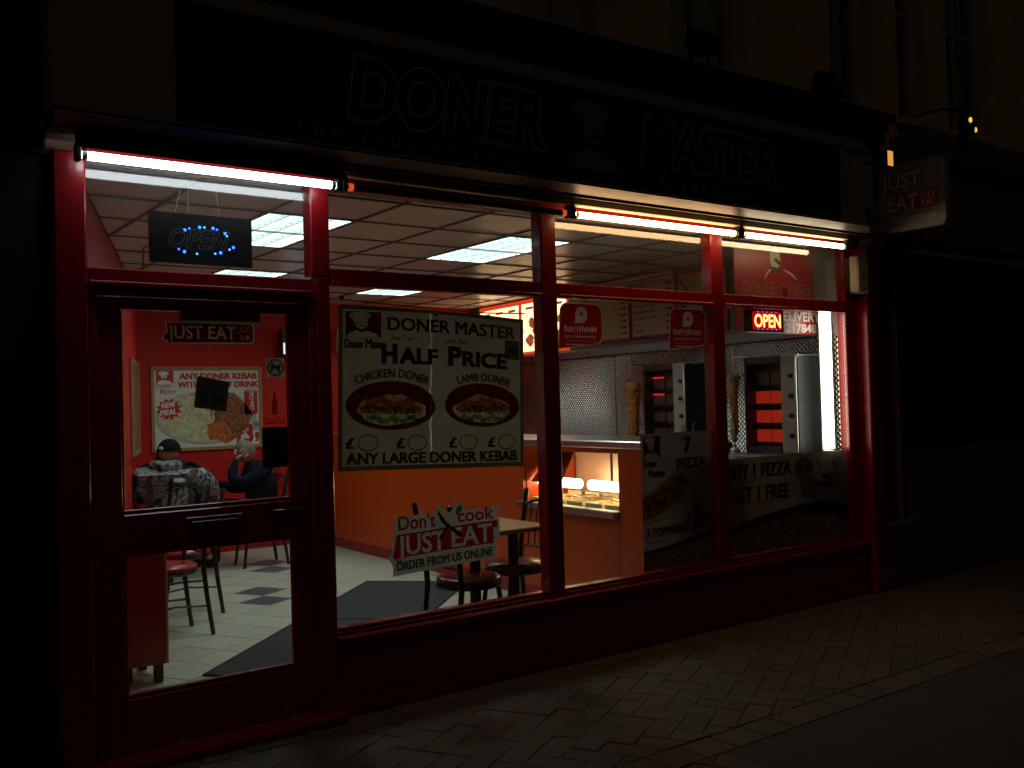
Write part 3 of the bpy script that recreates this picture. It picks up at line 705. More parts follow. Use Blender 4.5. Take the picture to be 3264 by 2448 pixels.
iTOM = bright('tomato_ink', [(.9, .2, .08), (.95, .35, .15), (.75, .12, .06)], 40); iBREAD = bright('bread_ink', [(.9, .78, .5), (.97, .88, .66), (.85, .66, .4)], 30, 'noise'); iPIZ = bright('pizza_ink', [(.55, .07, .04), (.75, .38, .12), (.8, .6, .24), (.22, .26, .06), (.6, .1, .05)], 45)
# half price poster hung inside the middle window
p = sticker('poster', 'large cream half price poster hung behind the middle window', 'poster', 2.78, 1.17, .04)
def sag(x, z):    # the sheet hangs a little out of square
    u = (x-2.2)/1.18
    return x+.03*(z-1.2), z-.045*u+.012*math.sin(u*math.pi)*(1 if z > 1.6 else 0)
def SP(pts, y): return B().poly([sag(*q) for q in pts], y)
def edge(x0, z0, x1, z1, n=10):
    return [(x0+(x1-x0)*i/n, z0) for i in range(n)]+[(x1, z0+(z1-z0)*i/n) for i in range(n)]+[(x1-(x1-x0)*i/n, z1) for i in range(n)]+[(x0, z1-(z1-z0)*i/n) for i in range(n)]
zg = [(2.742+.005*math.sin(k*2.1)+.003*math.sin(k*5.3), 1.21+.85*k/30) for k in range(31)]
wz = [.0012+.0032*abs(math.sin(k*1.7)) for k in range(31)]
lf = [(x-w_, z) for (x, z), w_ in zip(zg, wz)]; rg = [(x+w_, z) for (x, z), w_ in zip(zg, wz)]
field(p, [[sag(*q) for q in [(2.19, 1.21)]+lf+[(2.45, 2.06), (2.19, 2.06)]]], .04, PAPER, 'sheet'); field(p, [[sag(*q) for q in [(3.37, 1.21), (3.37, 2.06), (3.05, 2.06)]+rg[::-1]]], .04, PAPER, 'sheet')
field(p, [[sag(*q) for q in lf+rg[::-1]]], .0401, SHEET('crease_sheet', (.95, .93, .86), .8), 'crease')
field(p, [[sag(*q) for q in edge(2.19, 1.21, 3.37, 2.06)]], .0392, iBORD, 'border', holes=[[sag(*q) for q in edge(2.215, 1.235, 3.345, 2.04)]])
y0 = .0372
txt(p, 'DONER MASTER', 2.475, 1.94, .066, BRN, y0, .83, 0, fn=sag, heavy=.05)
txt(p, 'from 11am', 2.50, 1.885, .028, BLKP, y0, .13, 0, .2, fn=sag); txt(p, 'until 7pm', 2.83, 1.885, .028, BLKP, y0, .15, 0, .2, fn=sag)
for s_, x, h, wd_ in (('H', 2.445, .098, .08), ('ALF', 2.55, .078, .23), ('P', 2.86, .098, .072), ('RICE', 2.95, .078, .295)): txt(p, s_, x, 1.765, h, BRN, y0, wd_, 0, fn=sag, heavy=.09)
def chef(p, x0, z0, x1, z1, y, ink, f=lambda x, z: (x, z), outer=True):
    """plain chef-hat badge: openings in a block of ink"""
    W, H = x1-x0, z1-z0; Q = lambda pts: [f(x0+a*W, z0+b*H) for a, b in pts]
    hat = [(.22, .6), (.2, .72), (.1, .76), (.1, .9), (.25, .97), (.45, .99), (.64, .95), (.72, .84), (.62, .74), (.62, .6)]
    fc = [(.26, .575), (.6, .575), (.63, .48), (.56, .36), (.42, .31), (.3, .4)]
    sh_ = [(.02, .01), (.1, .17), (.3, .28), (.42, .2), (.58, .27), (.86, .15), (.97, .01)]
    field(p, [Q(rect(0, 0, 1, 1))], y, ink, 'badge', holes=[Q(hat), Q(fc), Q(sh_)])
    B().poly(Q([(.33, .48), (.5, .46), (.66, .42), (.55, .4), (.4, .43)]), y-.0004).poly(Q([(.3, .27), (.42, .24), (.56, .26), (.44, .19)]), y-.0005).build('moustache', BLKP, p, 1)
chef(p, 2.23, 1.895, 2.435, 2.03, .0376, iDRED, sag)
for s_, x, h, wd_ in (('D', 2.225, .045, .03), ('oner', 2.258, .045, .075), ('M', 2.345, .05, .035), ('aster', 2.384, .045, .075)): txt(p, s_, x, 1.84, h, DRED, y0, wd_, 0, fn=sag, heavy=.05)
SP(rect(3.235, 1.82, 3.34, 1.93), .0376).build('badge', iGREY, p, 1); txt(p, 'Halal', 3.25, 1.86, .035, BLKP, y0-.001, .075, 0, .15, fn=sag, heavy=.05)
def arc(cx, cz, rx, rz):
    def f(x, z):
        a = (x-cx)/rx; return sag(cx+(rx+(z-cz))*math.sin(a)*1.0, cz-rz+(rz+(z-cz))*math.cos(a))
    return f
def dish(cx, cz, rx, rz, k):
    food = [sag(*q) for q in blob(cx, cz-.022, rx*.76, rz*.62, 34, .05, 21+k)]
    field(p, [[sag(*q) for q in ell(cx, cz, rx, rz, 40)]], .0386, iDRED, 'oval', holes=[food])
    SP([(cx+rx*.74*math.cos(R(a)), cz-.01+rz*.52*math.sin(R(a))) for a in range(-8, 189, 14)], .0383).build('bread', iBREAD, p, 1)
    for n_ in range(5): SP(blob(cx-rx*.45+n_*rx*.22, cz+.018+.012*math.sin(n_*2+k), rx*.15, rz*.17, 14, .1, n_+k), .0380).build('tomato', iTOM, p, 1)
    for n_ in range(9): SP(blob(cx-rx*.58+n_*rx*.145, cz-.018+.016*math.sin(n_*3.1+k), rx*.12, rz*.2, 14, .2, n_+30+k), .0377-.0001*(n_ % 2)).build('meat', iMEAT, p, 1)
    for n_ in range(10): SP(blob(cx-rx*.5+n_*rx*.125, cz-.062+.012*math.sin(n_*1.9+k)-.01*math.sin(n_/9*math.pi), rx*.09, rz*.13, 12, .28, n_+60+k), .0374-.0001*(n_ % 2)).build('lettuce', iLETT, p, 1)
dish(2.50, 1.545, .27, .125, 0); dish(3.085, 1.555, .255, .118, 3)
txt(p, 'CHICKEN DONER', 2.505-.21, 1.69, .042, BRN, y0-.001, .42, 0, fn=arc(2.505, 1.67, .40, .26), heavy=.05); txt(p, 'LAMB DONER', 3.09-.17, 1.685, .042, BRN, y0-.001, .34, 0, fn=arc(3.09, 1.67, .42, .26), heavy=.05)
for x in (2.235, 2.53, 2.86, 3.12):
    txt(p, '£', x, 1.325, .052, BRN, y0, .045, 0, fn=sag, heavy=.08)
    o = ell(x+.125, 1.352, .062, .044, 26); i_ = ell(x+.125, 1.352, .055, .037, 26)
    B().add([(sag(*q)[0], y0, sag(*q)[1]) for q in o+i_], [(k, (k+1) % 26, 26+(k+1) % 26, 26+k) for k in range(26)]).build('price_ring', M('ring_brown', (.16, .08, .03), .5), p, 1)
txt(p, 'ANY LARGE DONER KEBAB', 2.237, 1.245, .055, BRN, y0, 1.08, 0, fn=sag, heavy=.07)
B().tube([(2.23, .03, 2.085), (2.55, .03, 2.068), (3.1, .03, 2.045), (3.4, .03, 2.05)], .004, 6).build('hanging_rod', CREAMP, p, 1)
for x, z in ((2.225, 2.095), (2.785, 2.03)): B().ball((x, .02, z), .014, 10, 6).build('suction_cup', M('clear_cup', (.35, .33, .3), .1), p, 1)
# don't cook sticker
p = sticker('window_sticker', 'cut-out white and red takeaway sticker low on the middle window', 'sticker', 2.8, .64, .008)
out = [(2.445, .745), (2.475, .70), (2.475, .645), (3.135, .672), (3.135, .775), (3.165, .785), (3.165, .885), (3.135, .89), (3.165, .955), (3.12, .965), (3.08, .935), (3.03, .955), (2.93, .95), (2.935, .98), (2.905, 1.003), (2.875, .99), (2.835, .945), (2.745, 1.008), (2.745, .95), (2.49, .958), (2.485, .87), (2.475, .86), (2.475, .78)]
B().poly(out, .0085).build('backing', VINYL, p, 1)
rf = [(2.475, .745), (2.50, .722), (2.53, .728), (2.56, .738), (2.72, .745), (2.82, .748), (3.12, .752), (3.12, .838), (3.15, .84), (3.15, .878), (3.0, .876), (2.5, .858), (2.49, .8)]
field(p, [rf], .0072, iRED, texts=[T('JUST', 2.507, .75, .098, None, .0072, .295, .02, slope=.02), T('EAT', 2.845, .76, .098, None, .0072, .262, .02, slope=.02)])
RT_ = M('sticker_red_text', (.42, .012, .02), .45)
txt(p, "Don't", 2.515, .882, .07, iRED, .0072, .225, .02, slope=.01); txt(p, 'cook', 2.885, .89, .068, iRED, .0072, .235, .02)
txt(p, 'ORDER FROM US ONLINE', 2.495, .672, .044, BLKP, .0065, .615, 0, slope=.025, heavy=.05)
B().poly([(2.752, .975), (2.775, .945), (2.84, .865), (2.815, .867), (2.775, .905), (2.757, .945)], .0058).poly([(2.835, .87), (2.85, .872), (2.912, .815), (2.898, .803), (2.825, .864)], .0056).build('knife', BLKP, p, 1)
B().poly([(2.755, .812), (2.772, .806), (2.835, .885), (2.822, .892)], .006).build('spoon_handle', BLKP, p, 1)
B().poly(ell(2.893, .957, .017, .03, 16, rot=-38), .006).build('spoon_bowl', iGREY, p, 1)
# two red takeaway stickers with rounded corners
for k, (xa, xb, zb, lab) in enumerate(((3.625, 3.98, 1.845, 'red rounded takeaway sticker on the third bay beside the mullion'), (4.55, 4.905, 1.845, 'red rounded takeaway sticker at the far side of the third bay'))):
    p = sticker('window_sticker', lab, 'sticker', (xa+xb)/2, zb, .008, 'red takeaway stickers on the third bay')
    xm = (xa+xb)/2; r_ = .055
    def shp(d): return [(xa+d*1.2, zb+d), (xb-r_, zb+.03+d)]+[(xb-d-r_+r_*math.cos(R(a)), zb+.03+d+r_+r_*math.sin(R(a))) for a in range(-90, 1, 18)]+[(xb-d-r_+r_*math.cos(R(a)), 2.125-d-r_+r_*math.sin(R(a))) for a in range(0, 91, 18)]+[(xa+.02+d+r_+r_*math.cos(R(a)), 2.125-d-r_+r_*math.sin(R(a))) for a in range(90, 181, 18)]
    B().poly(shp(0), .0085).build('backing', VINYLR, p, 1)
    bub = [(xm-.045, 2.005), (xm-.03, 2.004), (xm+.01, 2.003)]+[(xm+.01+.048*math.cos(R(a)), 2.055+.05*math.sin(R(a))) for a in range(-90, 176, 14)]+[(xm-.036, 2.03)]
    st_ = [(xm+.012+(.022 if i % 2 == 0 else .009)*math.sin(R(i*36)), 2.058+(.022 if i % 2 == 0 else .009)*math.cos(R(i*36))) for i in range(10)]
    lines = [rect(xm-.12, 1.894, xm+.12, 1.8955), rect(xm-.12, 1.871, xm+.02, 1.876), rect(xm+.04, 1.871, xm+.055, 1.877), rect(xm+.07, 1.871, xm+.085, 1.877)]
    field(p, [shp(.006)], .0072, iRED, holes=[bub, st_]+lines, texts=[T('hungryhouse', xm-.125, 1.952, .042, None, .0072, .255, .02), T('Order takeaway online', xm-.125, 1.915, .018, None, .0072, .25, .0)])
# seven inch pizza poster
p = sticker('poster', 'seven inch pizza poster low in the third bay', 'poster', 4.6, .44, .012)
B().poly(rect(4.275, .44, 4.922, 1.31), .012).build('sheet', PAPERD, p, 1)
PRED = M('poster_red', (.2, .015, .016), .5)
txt(p, '7', 4.665, 1.175, .1, PRED, .0105, .065, 0, heavy=.08); txt(p, 'inch', 4.755, 1.178, .022, PRED, .0105, .06, 0); txt(p, 'PIZZA', 4.60, 1.075, .063, PRED, .0105, .265, 0, heavy=.09)
chef(p, 4.30, 1.15, 4.45, 1.295, .0112, iDRED)
txt(p, 'Doner', 4.295, 1.1, .045, PRED, .0105, .12, 0, heavy=.08); txt(p, 'Master', 4.34, 1.035, .045, PRED, .0105, .15, 0, heavy=.08)
crust = [(4.277, .93), (4.40, .97), (4.55, 1.06), (4.66, 1.07), (4.74, 1.0), (4.73, .9), (4.64, .81), (4.50, .755), (4.277, .72)]; top_ = [(4.277, .90), (4.40, .945), (4.54, 1.03), (4.64, 1.045), (4.69, .98), (4.66, .9), (4.56, .84), (4.40, .785), (4.277, .755)]
B().poly(crust, .0114).build('crust', iBREAD, p, 1); B().poly(top_, .0110).build('topping', iPIZ, p, 1)
for n_ in range(7): B().poly(blob(4.33+n_*.05, .84+n_*.022+.03*math.sin(n_*2.3), .03, .024, 12, .15, n_), .0107).build('topping_piece', (iTOM, iLETT, iMEAT)[n_ % 3], p, 1)
txt(p, '£', 4.665, .675, .11, PRED, .0105, .065, 0, heavy=.06); txt(p, '1', 4.745, .675, .19, PRED, .0105, .06, 0, heavy=.06); txt(p, '.99', 4.825, .685, .075, PRED, .0105, .09, 0, heavy=.06)
txt(p, '3 TOPPINGS', 4.305, .655, .052, PRED, .0105, .35, 0, heavy=.08)
B().poly(rect(4.31, .615, 4.5, .622), .0105).build('small_print', PRED, p, 1)
iDARK = INK(M('near_black', (.1, .07, .055), .5), 'dark_ink', .3)
B().poly([(4.277, .442), (4.92, .442), (4.92, .655), (4.77, .63), (4.6, .6), (4.42, .575), (4.277, .57)], .0114).build('crust', iDARK, p, 1)
B().poly([(4.277, .443), (4.92, .443), (4.92, .61), (4.75, .585), (4.55, .56), (4.277, .545)], .0110).build('topping', PIZZAP, p, 1)
# buy one get one poster
p = sticker('poster', 'wide pizza offer poster across the bottom of the last bay', 'poster', 5.7, .44, .012)
B().poly(rect(5.045, .44, 6.436, 1.105), .012).build('sheet', PAPERD, p, 1)
txt(p, 'BUY 1 PIZZA', 5.075, .965, .092, PRED, .0105, .685, 0, heavy=.08); txt(p, 'GET 1 FREE', 5.10, .80, .098, PRED, .0105, .63, 0, heavy=.08)
B().poly(rect(5.32, .775, 5.62, .781), .0105).build('small_print', PRED, p, 1)
for n_, (cx_, cz_) in enumerate(((5.91, .99), (5.965, .85))):
    B().poly(ell(cx_, cz_, .127, .097, 26), .0115-n_*.0007).build('crust', iBREAD, p, 1); B().poly(blob(cx_, cz_, .108, .08, 26, .04, n_), .0112-n_*.0007).build('pizza', iPIZ, p, 1)
B().tube([(6.0, .0104, .72), (6.06, .0104, .83), (6.14, .0104, .875)], .004, 5).tube([(6.27, .0104, .87), (6.37, .0104, .80), (6.42, .0104, .72)], .004, 5).build('shoulders', BLKP, p, 1)
B().poly(ell(6.18, .915, .07, .02, 12, rot=-15), .0098).poly(ell(6.16, .865, .09, .025, 12, rot=-8), .0099).poly([(6.06, 1.05), (6.09, .97), (6.1, .98), (6.08, 1.05)], .0099).poly([(6.25, 1.0), (6.3, .98), (6.31, .99), (6.26, 1.02)], .0099).build('moustache', BLKP, p, 1)
B().poly([(5.047, .441), (6.434, .441), (6.434, .69), (6.2, .745), (5.85, .735), (5.5, .70), (5.25, .665), (5.047, .63)], .0108).build('crust', iDARK, p, 1)
B().poly([(5.047, .442), (6.434, .442), (6.434, .56), (6.2, .635), (5.85, .665), (5.5, .645), (5.25, .61), (5.047, .57)], .0102).build('topping', PIZZAP, p, 1)
# stickers on the door glass
p = sticker('door_sticker', 'takeaway website sticker across the top of the door glass', 'sticker', 1.54, 1.85, .009)
ob = [(1.325, 1.862), (1.318, 1.88), (1.34, 1.9), (1.335, 1.945), (1.46, 1.95), (1.66, 1.948), (1.74, 1.948), (1.754, 1.938), (1.754, 1.86), (1.745, 1.85), (1.6, 1.85), (1.5, 1.848), (1.36, 1.85)]
B().poly(ob, .0095).build('backing', DOORV, p, 1)
ib = [(1.536+(x-1.536)*.965, 1.899+(z-1.899)*.86) for x, z in ob]
field(p, [ib], .0086, iDRED, texts=[T('JUST EAT', 1.348, 1.872, .058, None, .0086, .315, .015), T('.CO', 1.682, 1.907, .024, None, .0086, .058, 0), T('.UK', 1.682, 1.868, .024, None, .0086, .058, 0)])
p = sticker('door_sticker', 'square no dogs sticker on the door glass', 'sticker', 1.857, 1.69, .009)
B().poly(rect(1.81, 1.69, 1.903, 1.783), .0095).build('square', DOORV, p, 1)
o = ell(1.857, 1.737, .043, .043, 28); i_ = ell(1.857, 1.737, .034, .034, 28)
B().poly([(1.83, 1.72), (1.836, 1.738), (1.826, 1.752), (1.838, 1.748), (1.868, 1.745), (1.877, 1.756), (1.89, 1.748), (1.88, 1.74), (1.877, 1.718), (1.871, 1.718), (1.868, 1.732), (1.846, 1.733), (1.838, 1.717)], .0084).build('dog', BLKP, p, 1)
B().add([(q[0], .0078, q[1]) for q in o+i_], [(k, (k+1) % 28, 28+(k+1) % 28, 28+k) for k in range(28)]).poly([(1.829, 1.765), (1.834, 1.77), (1.886, 1.709), (1.881, 1.704)], .0076).build('prohibition_ring', M('ring_red', (.3, .012, .014), .5), p, 1)
def bottle(p, x, z, h, y, mat):
    pr = [(.0, .012), (.0, .1), (.03, .11), (.1, .1), (.2, .1), (.45, .11), (.6, .1), (.72, .06), (.8, .035), (1, .035)]
    pts = [(x+w_*h*1.15, z+t_*h) for t_, w_ in pr]+[(x-w_*h*1.15, z+t_*h) for t_, w_ in pr[::-1]]
    B().poly(pts, y).build('bottle_shape', mat, p, 1)
p = sticker('door_sticker', 'dark red bottle decal with script below the no dogs sticker', 'sticker', 1.85, 1.45, .009)
iBOT = INK(M('bottle_red', (.4, .1, .1), .4), 'bottle_ink', .1)
bottle(p, 1.848, 1.51, .11, .008, iBOT); txt(p, 'Coca-Cola', 1.795, 1.465, .03, iBOT, .008, .105, .012, .35)
p = sticker('door_sticker', 'brown bottle decal at the bottom of the door glass', 'sticker', 1.25, 1.13, .009)
bottle(p, 1.252, 1.125, .13, .008, SHEET('bottle_brown', (.2, .1, .08), .5))
p = sticker('door_sticker', 'plain black notice on the door glass beside the back of the man', 'notice', 1.845, 1.25, .009)
B().poly(rect(1.782, 1.255, 1.911, 1.45), .009, .001).build('notice', M('notice_black', (.012, .013, .014), .5), p, 1)
B().poly(blob(1.848, 1.33, .03, .05, 20, .15, 2), .0079).build('print', BLKP, p, 1)
t = thing('hanging_sign', 'dark open sign hanging crooked on string behind the door glass', 'sign', (1.555, .045, 1.53), 0)
tl = [(1.49, 1.70), (1.64, 1.672), (1.622, 1.53), (1.47, 1.555)]
B().poly(tl, .045, .006).build('board', M('slate_board', (.3, .3, .3), .6, var=.2), t, 1)
txt(t, 'OPEN', 1.495, 1.595, .03, M('faint_board_print', (.055, .05, .05), .6), .0435, .11, .02, slope=-.18)
B().poly([(1.537, 1.612), (1.542, 1.612), (1.555, 1.505), (1.549, 1.505)], .043).build('reflection_streak', WHITE, t, 1)  # white strip painted on the board as a reflection
B().tube([(1.50, .048, 1.698), (1.545, .048, 1.85), (1.625, .048, 1.675)], .0015, 5).build('string', M('string', (.3, .28, .25), .7), t, 1)
# LED open signs
t = thing('open_sign', 'black LED open sign with blue oval hanging over the door', 'sign', (1.535, .06, 2.22))
B().box((1.29, .06, 2.225), (1.775, .085, 2.46), .004).build('panel', M('panel_black', (.003, .003, .004), .25), t, 1)
txt(t, 'OPEN', 1.375, 2.30, .085, M('led_off', (.09, .09, .11), .4), .058, .29, .03, .35, b0=.03); txt(t, 'OPEN', 1.375, 2.30, .085, M('panel_black', (.003, .003, .004), .25), .0565, .29, 0, .35, b0=.03)
BL = EM('led_blue', (.02, .1, 1), 7); BC = EM('led_cyan', (.03, .35, 1), 5)
for n, (a, b) in enumerate(((1007, 732), (1038, 720), (1110, 709), (1144, 709), (1205, 714), (1233, 723), (1290, 752), (1303, 773), (963, 880), (1001, 898), (1088, 914), (1217, 911), (1256, 903), (1320, 877), (1349, 860))):
    x = 1.29+(a-770)/720*.485; z = 2.46-(b-590-(a-770)*.06)/385*.235
    B().ball((x, .058, z), (.0072 if n in (0, 2, 4, 6, 9, 12, 14) else .0048), 8, 5).build('led', BC if n in (3, 7, 10, 11, 13) else BL, t, 1)
B().tube([(1.41, .07, 2.462), (1.45, .07, 2.64)], .0015, 5).tube([(1.47, .07, 2.462), (1.475, .07, 2.64)], .0015, 5).tube([(1.62, .07, 2.462), (1.595, .07, 2.64)], .0015, 5).build('chain', M('chain_grey', (.25, .25, .25), .4), t, 1)
B().tube([(1.288, .075, 2.30), (1.265, .075, 2.29), (1.262, .075, 2.22), (1.262, .075, 2.172)], .004, 6).build('cable', BLACK, t, 1)
t = thing('open_sign', 'small lit red and yellow LED open sign in the last bay', 'sign', (5.59, .05, 1.99))
B().box((5.37, .052, 1.985), (5.79, .075, 2.148), .004).build('panel', M('panel_maroon', (.03, .004, .006), .35), t, 1)
B().poly(rrect(5.44, 2.005, 5.765, 2.135, .02), .0505).build('glow_panel', EM('led_red', (1, .004, .025), .5), t, 1)
txt(t, 'OPEN', 5.462, 2.025, .088, EM('led_red2', (1, .02, .01), 1.6), .0495, .285, .06, b0=.0); txt(t, 'OPEN', 5.462, 2.025, .088, EM('led_yellow', (1, .75, .18), 2.6), .0485, .285, .02, b0=0)
for n in range(5):
    for z in (2.133, 2.008): B().ball((5.50+n*.05, .0495, z), .0032, 8, 5).build('led', EM('led_violet', (.25, .12, 1), 3.5), t, 1)
B().tube([(5.42, .06, 1.985), (5.42, .06, 1.8)], .002, 5).build('cable', BLACK, t, 1)

# ================================================================== INSIDE THE SHOP
# --- counter with heated display
CX = 4.60
ct_ = thing('serving_counter', 'orange serving counter with steel top and lit food display', 'counter', (5.0, 2.6, 0), R(-2.0))
def CB(name, mat, *bx, c=.004):
    b = B()
    for (x0, y0, z0), (x1, y1, z1) in bx: b.box((x0-5.0, y0-2.6, z0), (x1-5.0, y1-2.6, z1), c)
    return b.build(name, mat, ct_)
XF = 4.66
for a, b in ((.15, .557), (1.723, 2.9), (2.904, 4.1), (4.104, 5.75)): CB('front_panel', ORANGE, ((XF, a, .1), (XF+.03, b, 1.19)), c=.002)
CB('front_panel', ORANGE, ((XF, .561, .1), (XF+.03, 1.719, .70)), c=.002); CB('front_panel', ORANGE, ((XF, .561, 1.155), (XF+.03, 1.719, 1.19)), c=.002)
CB('top', STEEL, ((XF-.02, .15, 1.192), (XF+.62, 5.75, 1.245)), c=.008)
CB('kickboard', M('red_skirting', (.28, .012, .02), .4), ((XF-.012, .15, 0), (XF+.03, 5.75, .098)))
CB('end_panel', ORANGE, ((XF+.032, .15, 0), (XF+.6, .18, 1.19)))
CB('display_tray', M('display_steel', (.7, .68, .6), .35, .6), ((XF+.032, .565, .72), (XF+.55, 1.715, .74)), ((XF+.53, .565, .742), (XF+.55, 1.715, 1.15)), c=0)
CB('display_ledge', STEEL, ((XF-.06, .55, .705), (XF+.031, 1.74, .755)), c=.008)
CB('display_divider', ORANGE, ((XF+.032, 1.715, .742), (XF+.52, 1.735, 1.15)), c=0)
B().add([(XF+.06-5, 1.30-2.6, .90), (XF+.06-5, 1.70-2.6, .90), (XF+.3-5, 1.70-2.6, 1.15), (XF+.3-5, 1.42-2.6, 1.15)], [(0, 1, 2, 3)]).build('sneeze_flap', M('orange_flap', (.4, .06, .01), .3), ct_)
HEAT = EM('heat_lamp', (1, .7, .34), 13)
for a, b in ((.57, 1.06), (1.2, 1.70)):
    B().tube([(XF+.16-5, a-2.6, (.90)), (XF+.16-5, b-2.6, .90)], .038, 12).build('heat_lamp', HEAT, ct_)
    CB('lamp_bracket', STEEL, ((XF+.15, (a+b)/2-.008, .93), (XF+.17, (a+b)/2+.008, 1.15)))
GNT = M('cream_tray', (.75, .66, .42), .4); FOOD = [RAMP('food_a', [(.5, .3, .08), (.7, .5, .2), (.3, .15, .04)], 50, bump=.5), RAMP('food_b', [(.55, .45, .2), (.35, .06, .03), (.6, .5, .3)], 50, bump=.5)]
for k in range(5):
    y = .59+k*.225; g = B()
    for lo, hi in (((0, 0, 0), (.36, .008, .04)), ((0, .182, 0), (.36, .19, .04)), ((0, .008, 0), (.008, .182, .04)), ((.352, .008, 0), (.36, .182, .07)), ((.008, .008, 0), (.352, .182, .01))): g.box(lo, hi)
    o = g.build('food_tray', GNT); o.location = (XF+.05+.036*(y-2.6), y, .741); o.rotation_euler = (0, 0, R(-2))
    tag(o, ['cream food tray nearest the window in the lit counter display', 'second cream food tray from the window in the lit display', 'middle cream food tray in the lit counter display', 'fourth cream food tray from the window in the lit display', 'cream food tray furthest into the lit counter display'][k], 'tray', 'food trays in the counter display')
    f = B()
    for q in range(9): f.ball((random.uniform(.04, .32), random.uniform(.04, .15), .025), random.uniform(.02, .034), 8, 5, sz=.6)
    tag(f.build('food', FOOD[k % 2], o), kind='stuff')
    tg = B().box((.1, .06, .05), (.34, .085, .058)).tube([(.1, .07, .055), (-.03, .07, .09)], .006, 6).build('tongs', STEEL, o) if k in (0, 2, 3) else None
# --- right-hand wall: everything sits in the wall's own frame (x out of the wall is -x)
RA = -math.atan(.09)
def rw(s, off, z): # world point
    c, q = math.cos(RA), math.sin(RA); return (6.47+(-off)*c-s*q, (-off)*q+s*c, z)
def RWT(name, lab, cat, s, off, z, group=None, face=False): return thing(name, lab, cat, rw(s, off, z), RA-(R(90) if face else 0), group)
sp = RWT('splashback', 'embossed stainless splashback behind the grills along the menu wall', 'splashback', 0, .012, 0)
EMB = EMBOSS('embossed_steel', (.45, .41, .36))
for a, b in ((.075, 2.9), (2.92, 5.6)): B().box((0, a, 1.05), (.008, b, 1.985)).build('sheet', EMB, sp)
B().box((-.05, .12, 1.99), (.008, 5.6, 2.07), .004).build('steel_ledge', STEELD, sp)
for y in (1.4, 3.3, 4.4): B().box((-.056, y, 2.02), (-.051, y+.03, 2.05)).build('hook', BLACK, sp)
wt = RWT('worktop', 'steel worktop under the doner grills along the menu wall', 'worktop', 0, 0, 0)
B().box((-.62, .1, 1.0), (-.013, 5.6, 1.045), .006).build('top', STEEL, wt)
B().box((-.58, .1, .0), (-.013, 5.6, .998)).build('cupboard', STEELD, wt)
# menu boards
MENUP = M('menu_paper', (.52, .38, .2), .5, var=.06); MRED = M('menu_red', (.38, .02, .03), .45)
def menu(s0, s1, lab, lines, lit=None, z0=2.12, z1=2.72):
    t = RWT('menu_board', lab, 'menu board', (s0+s1)/2, .02, z0, 'menu boards along the right-hand wall' if not lit else None, True)
    W = (s1-s0)/2; H = z1-z0
    B().box((-W, 0, 0), (W, .018, H), .003).build('frame', MRED if not lit else EM('lit_red', (1, .07, .02), .9), t)
    B().poly(rect(-W+.025, .03, W-.025, H-.05), -.0015).build('panel', lit or MENUP, t)
    z = H-.1
    for s_, col, sz in lines:
        if s_ is None:
            b = B(); xx = -W+.05
            rr = random.Random(hash((s0, z)) % 999)
            for k in range(rr.randint(2, 3)):
                l = rr.uniform(.04, .12); b.poly(rect(xx, z, min(xx+l, W-.2), z+sz*.7), -.003); xx += l+.02
                if xx > W-.22: break
            b.build('small_print', col, t)
        else: txt(t, s_, -W+.05, z, sz, col, -.003, None, .015, w=0)
        B().poly(rect(W-.14, z, W-.11, z+sz*.8), -.003).poly(rect(W-.10, z, W-.06, z+sz*.8), -.003).build('price', BLKP if not lit else MRED, t)
        z -= .062
    return t
GRN = M('menu_green', (.2, .28, .04), .5)
menu(2.63, 3.70, 'unlit cream menu board next to the glowing one', [(None, MRED, .03), (None, BLKP, .03), (None, BLKP, .03), (None, GRN, .03), ('1/4 chicken', BLKP, .028), ('1/2 chicken', BLKP, .028), ('6 Wing', BLKP, .028), ('10 Wing', BLKP, .028)])
menu(1.93, 2.61, 'unlit cream menu board listing nuggets and chips', [(None, MRED, .03), ('Chips', BLKP, .03), (None, BLKP, .03), ('4 Nuggets & Chips', BLKP, .03), ('8 Nuggets & Chips', BLKP, .03), ('12 Nuggets & Chips', BLKP, .03), ('Extras', MRED, .03), ('Coleslaw', BLKP, .03), ('Onion Rings', BLKP, .03)])
t = menu(1.25, 1.91, 'unlit cream dessert menu board nearest the window', [(None, MENUP, .03), (None, MENUP, .03), (None, MENUP, .03), ('Dessert', MRED, .035), (None, BLKP, .03), (None, BLKP, .03), (None, BLKP, .03)])
B().poly([(-.28, .53), (-.02, .55), (-.16, .38)], -.0035).build('cake_slice', M('cake', (.5, .28, .04), .5), t); B().poly([(-.28, .53), (-.16, .38), (-.19, .37), (-.31, .5)], -.0036).build('cake_base', M('cake_dark', (.08, .03, .02), .5), t)
B().poly(ell(.15, .45, .12, .07, 20), -.0034).build('dessert', TOMP, t)
LITM = RAMP('backlit_menu', [(1, .62, .28), (1, .8, .5), (1, .45, .14), (1, .75, .4), (.9, .3, .08)], 9, 'noise', emit=3.2)
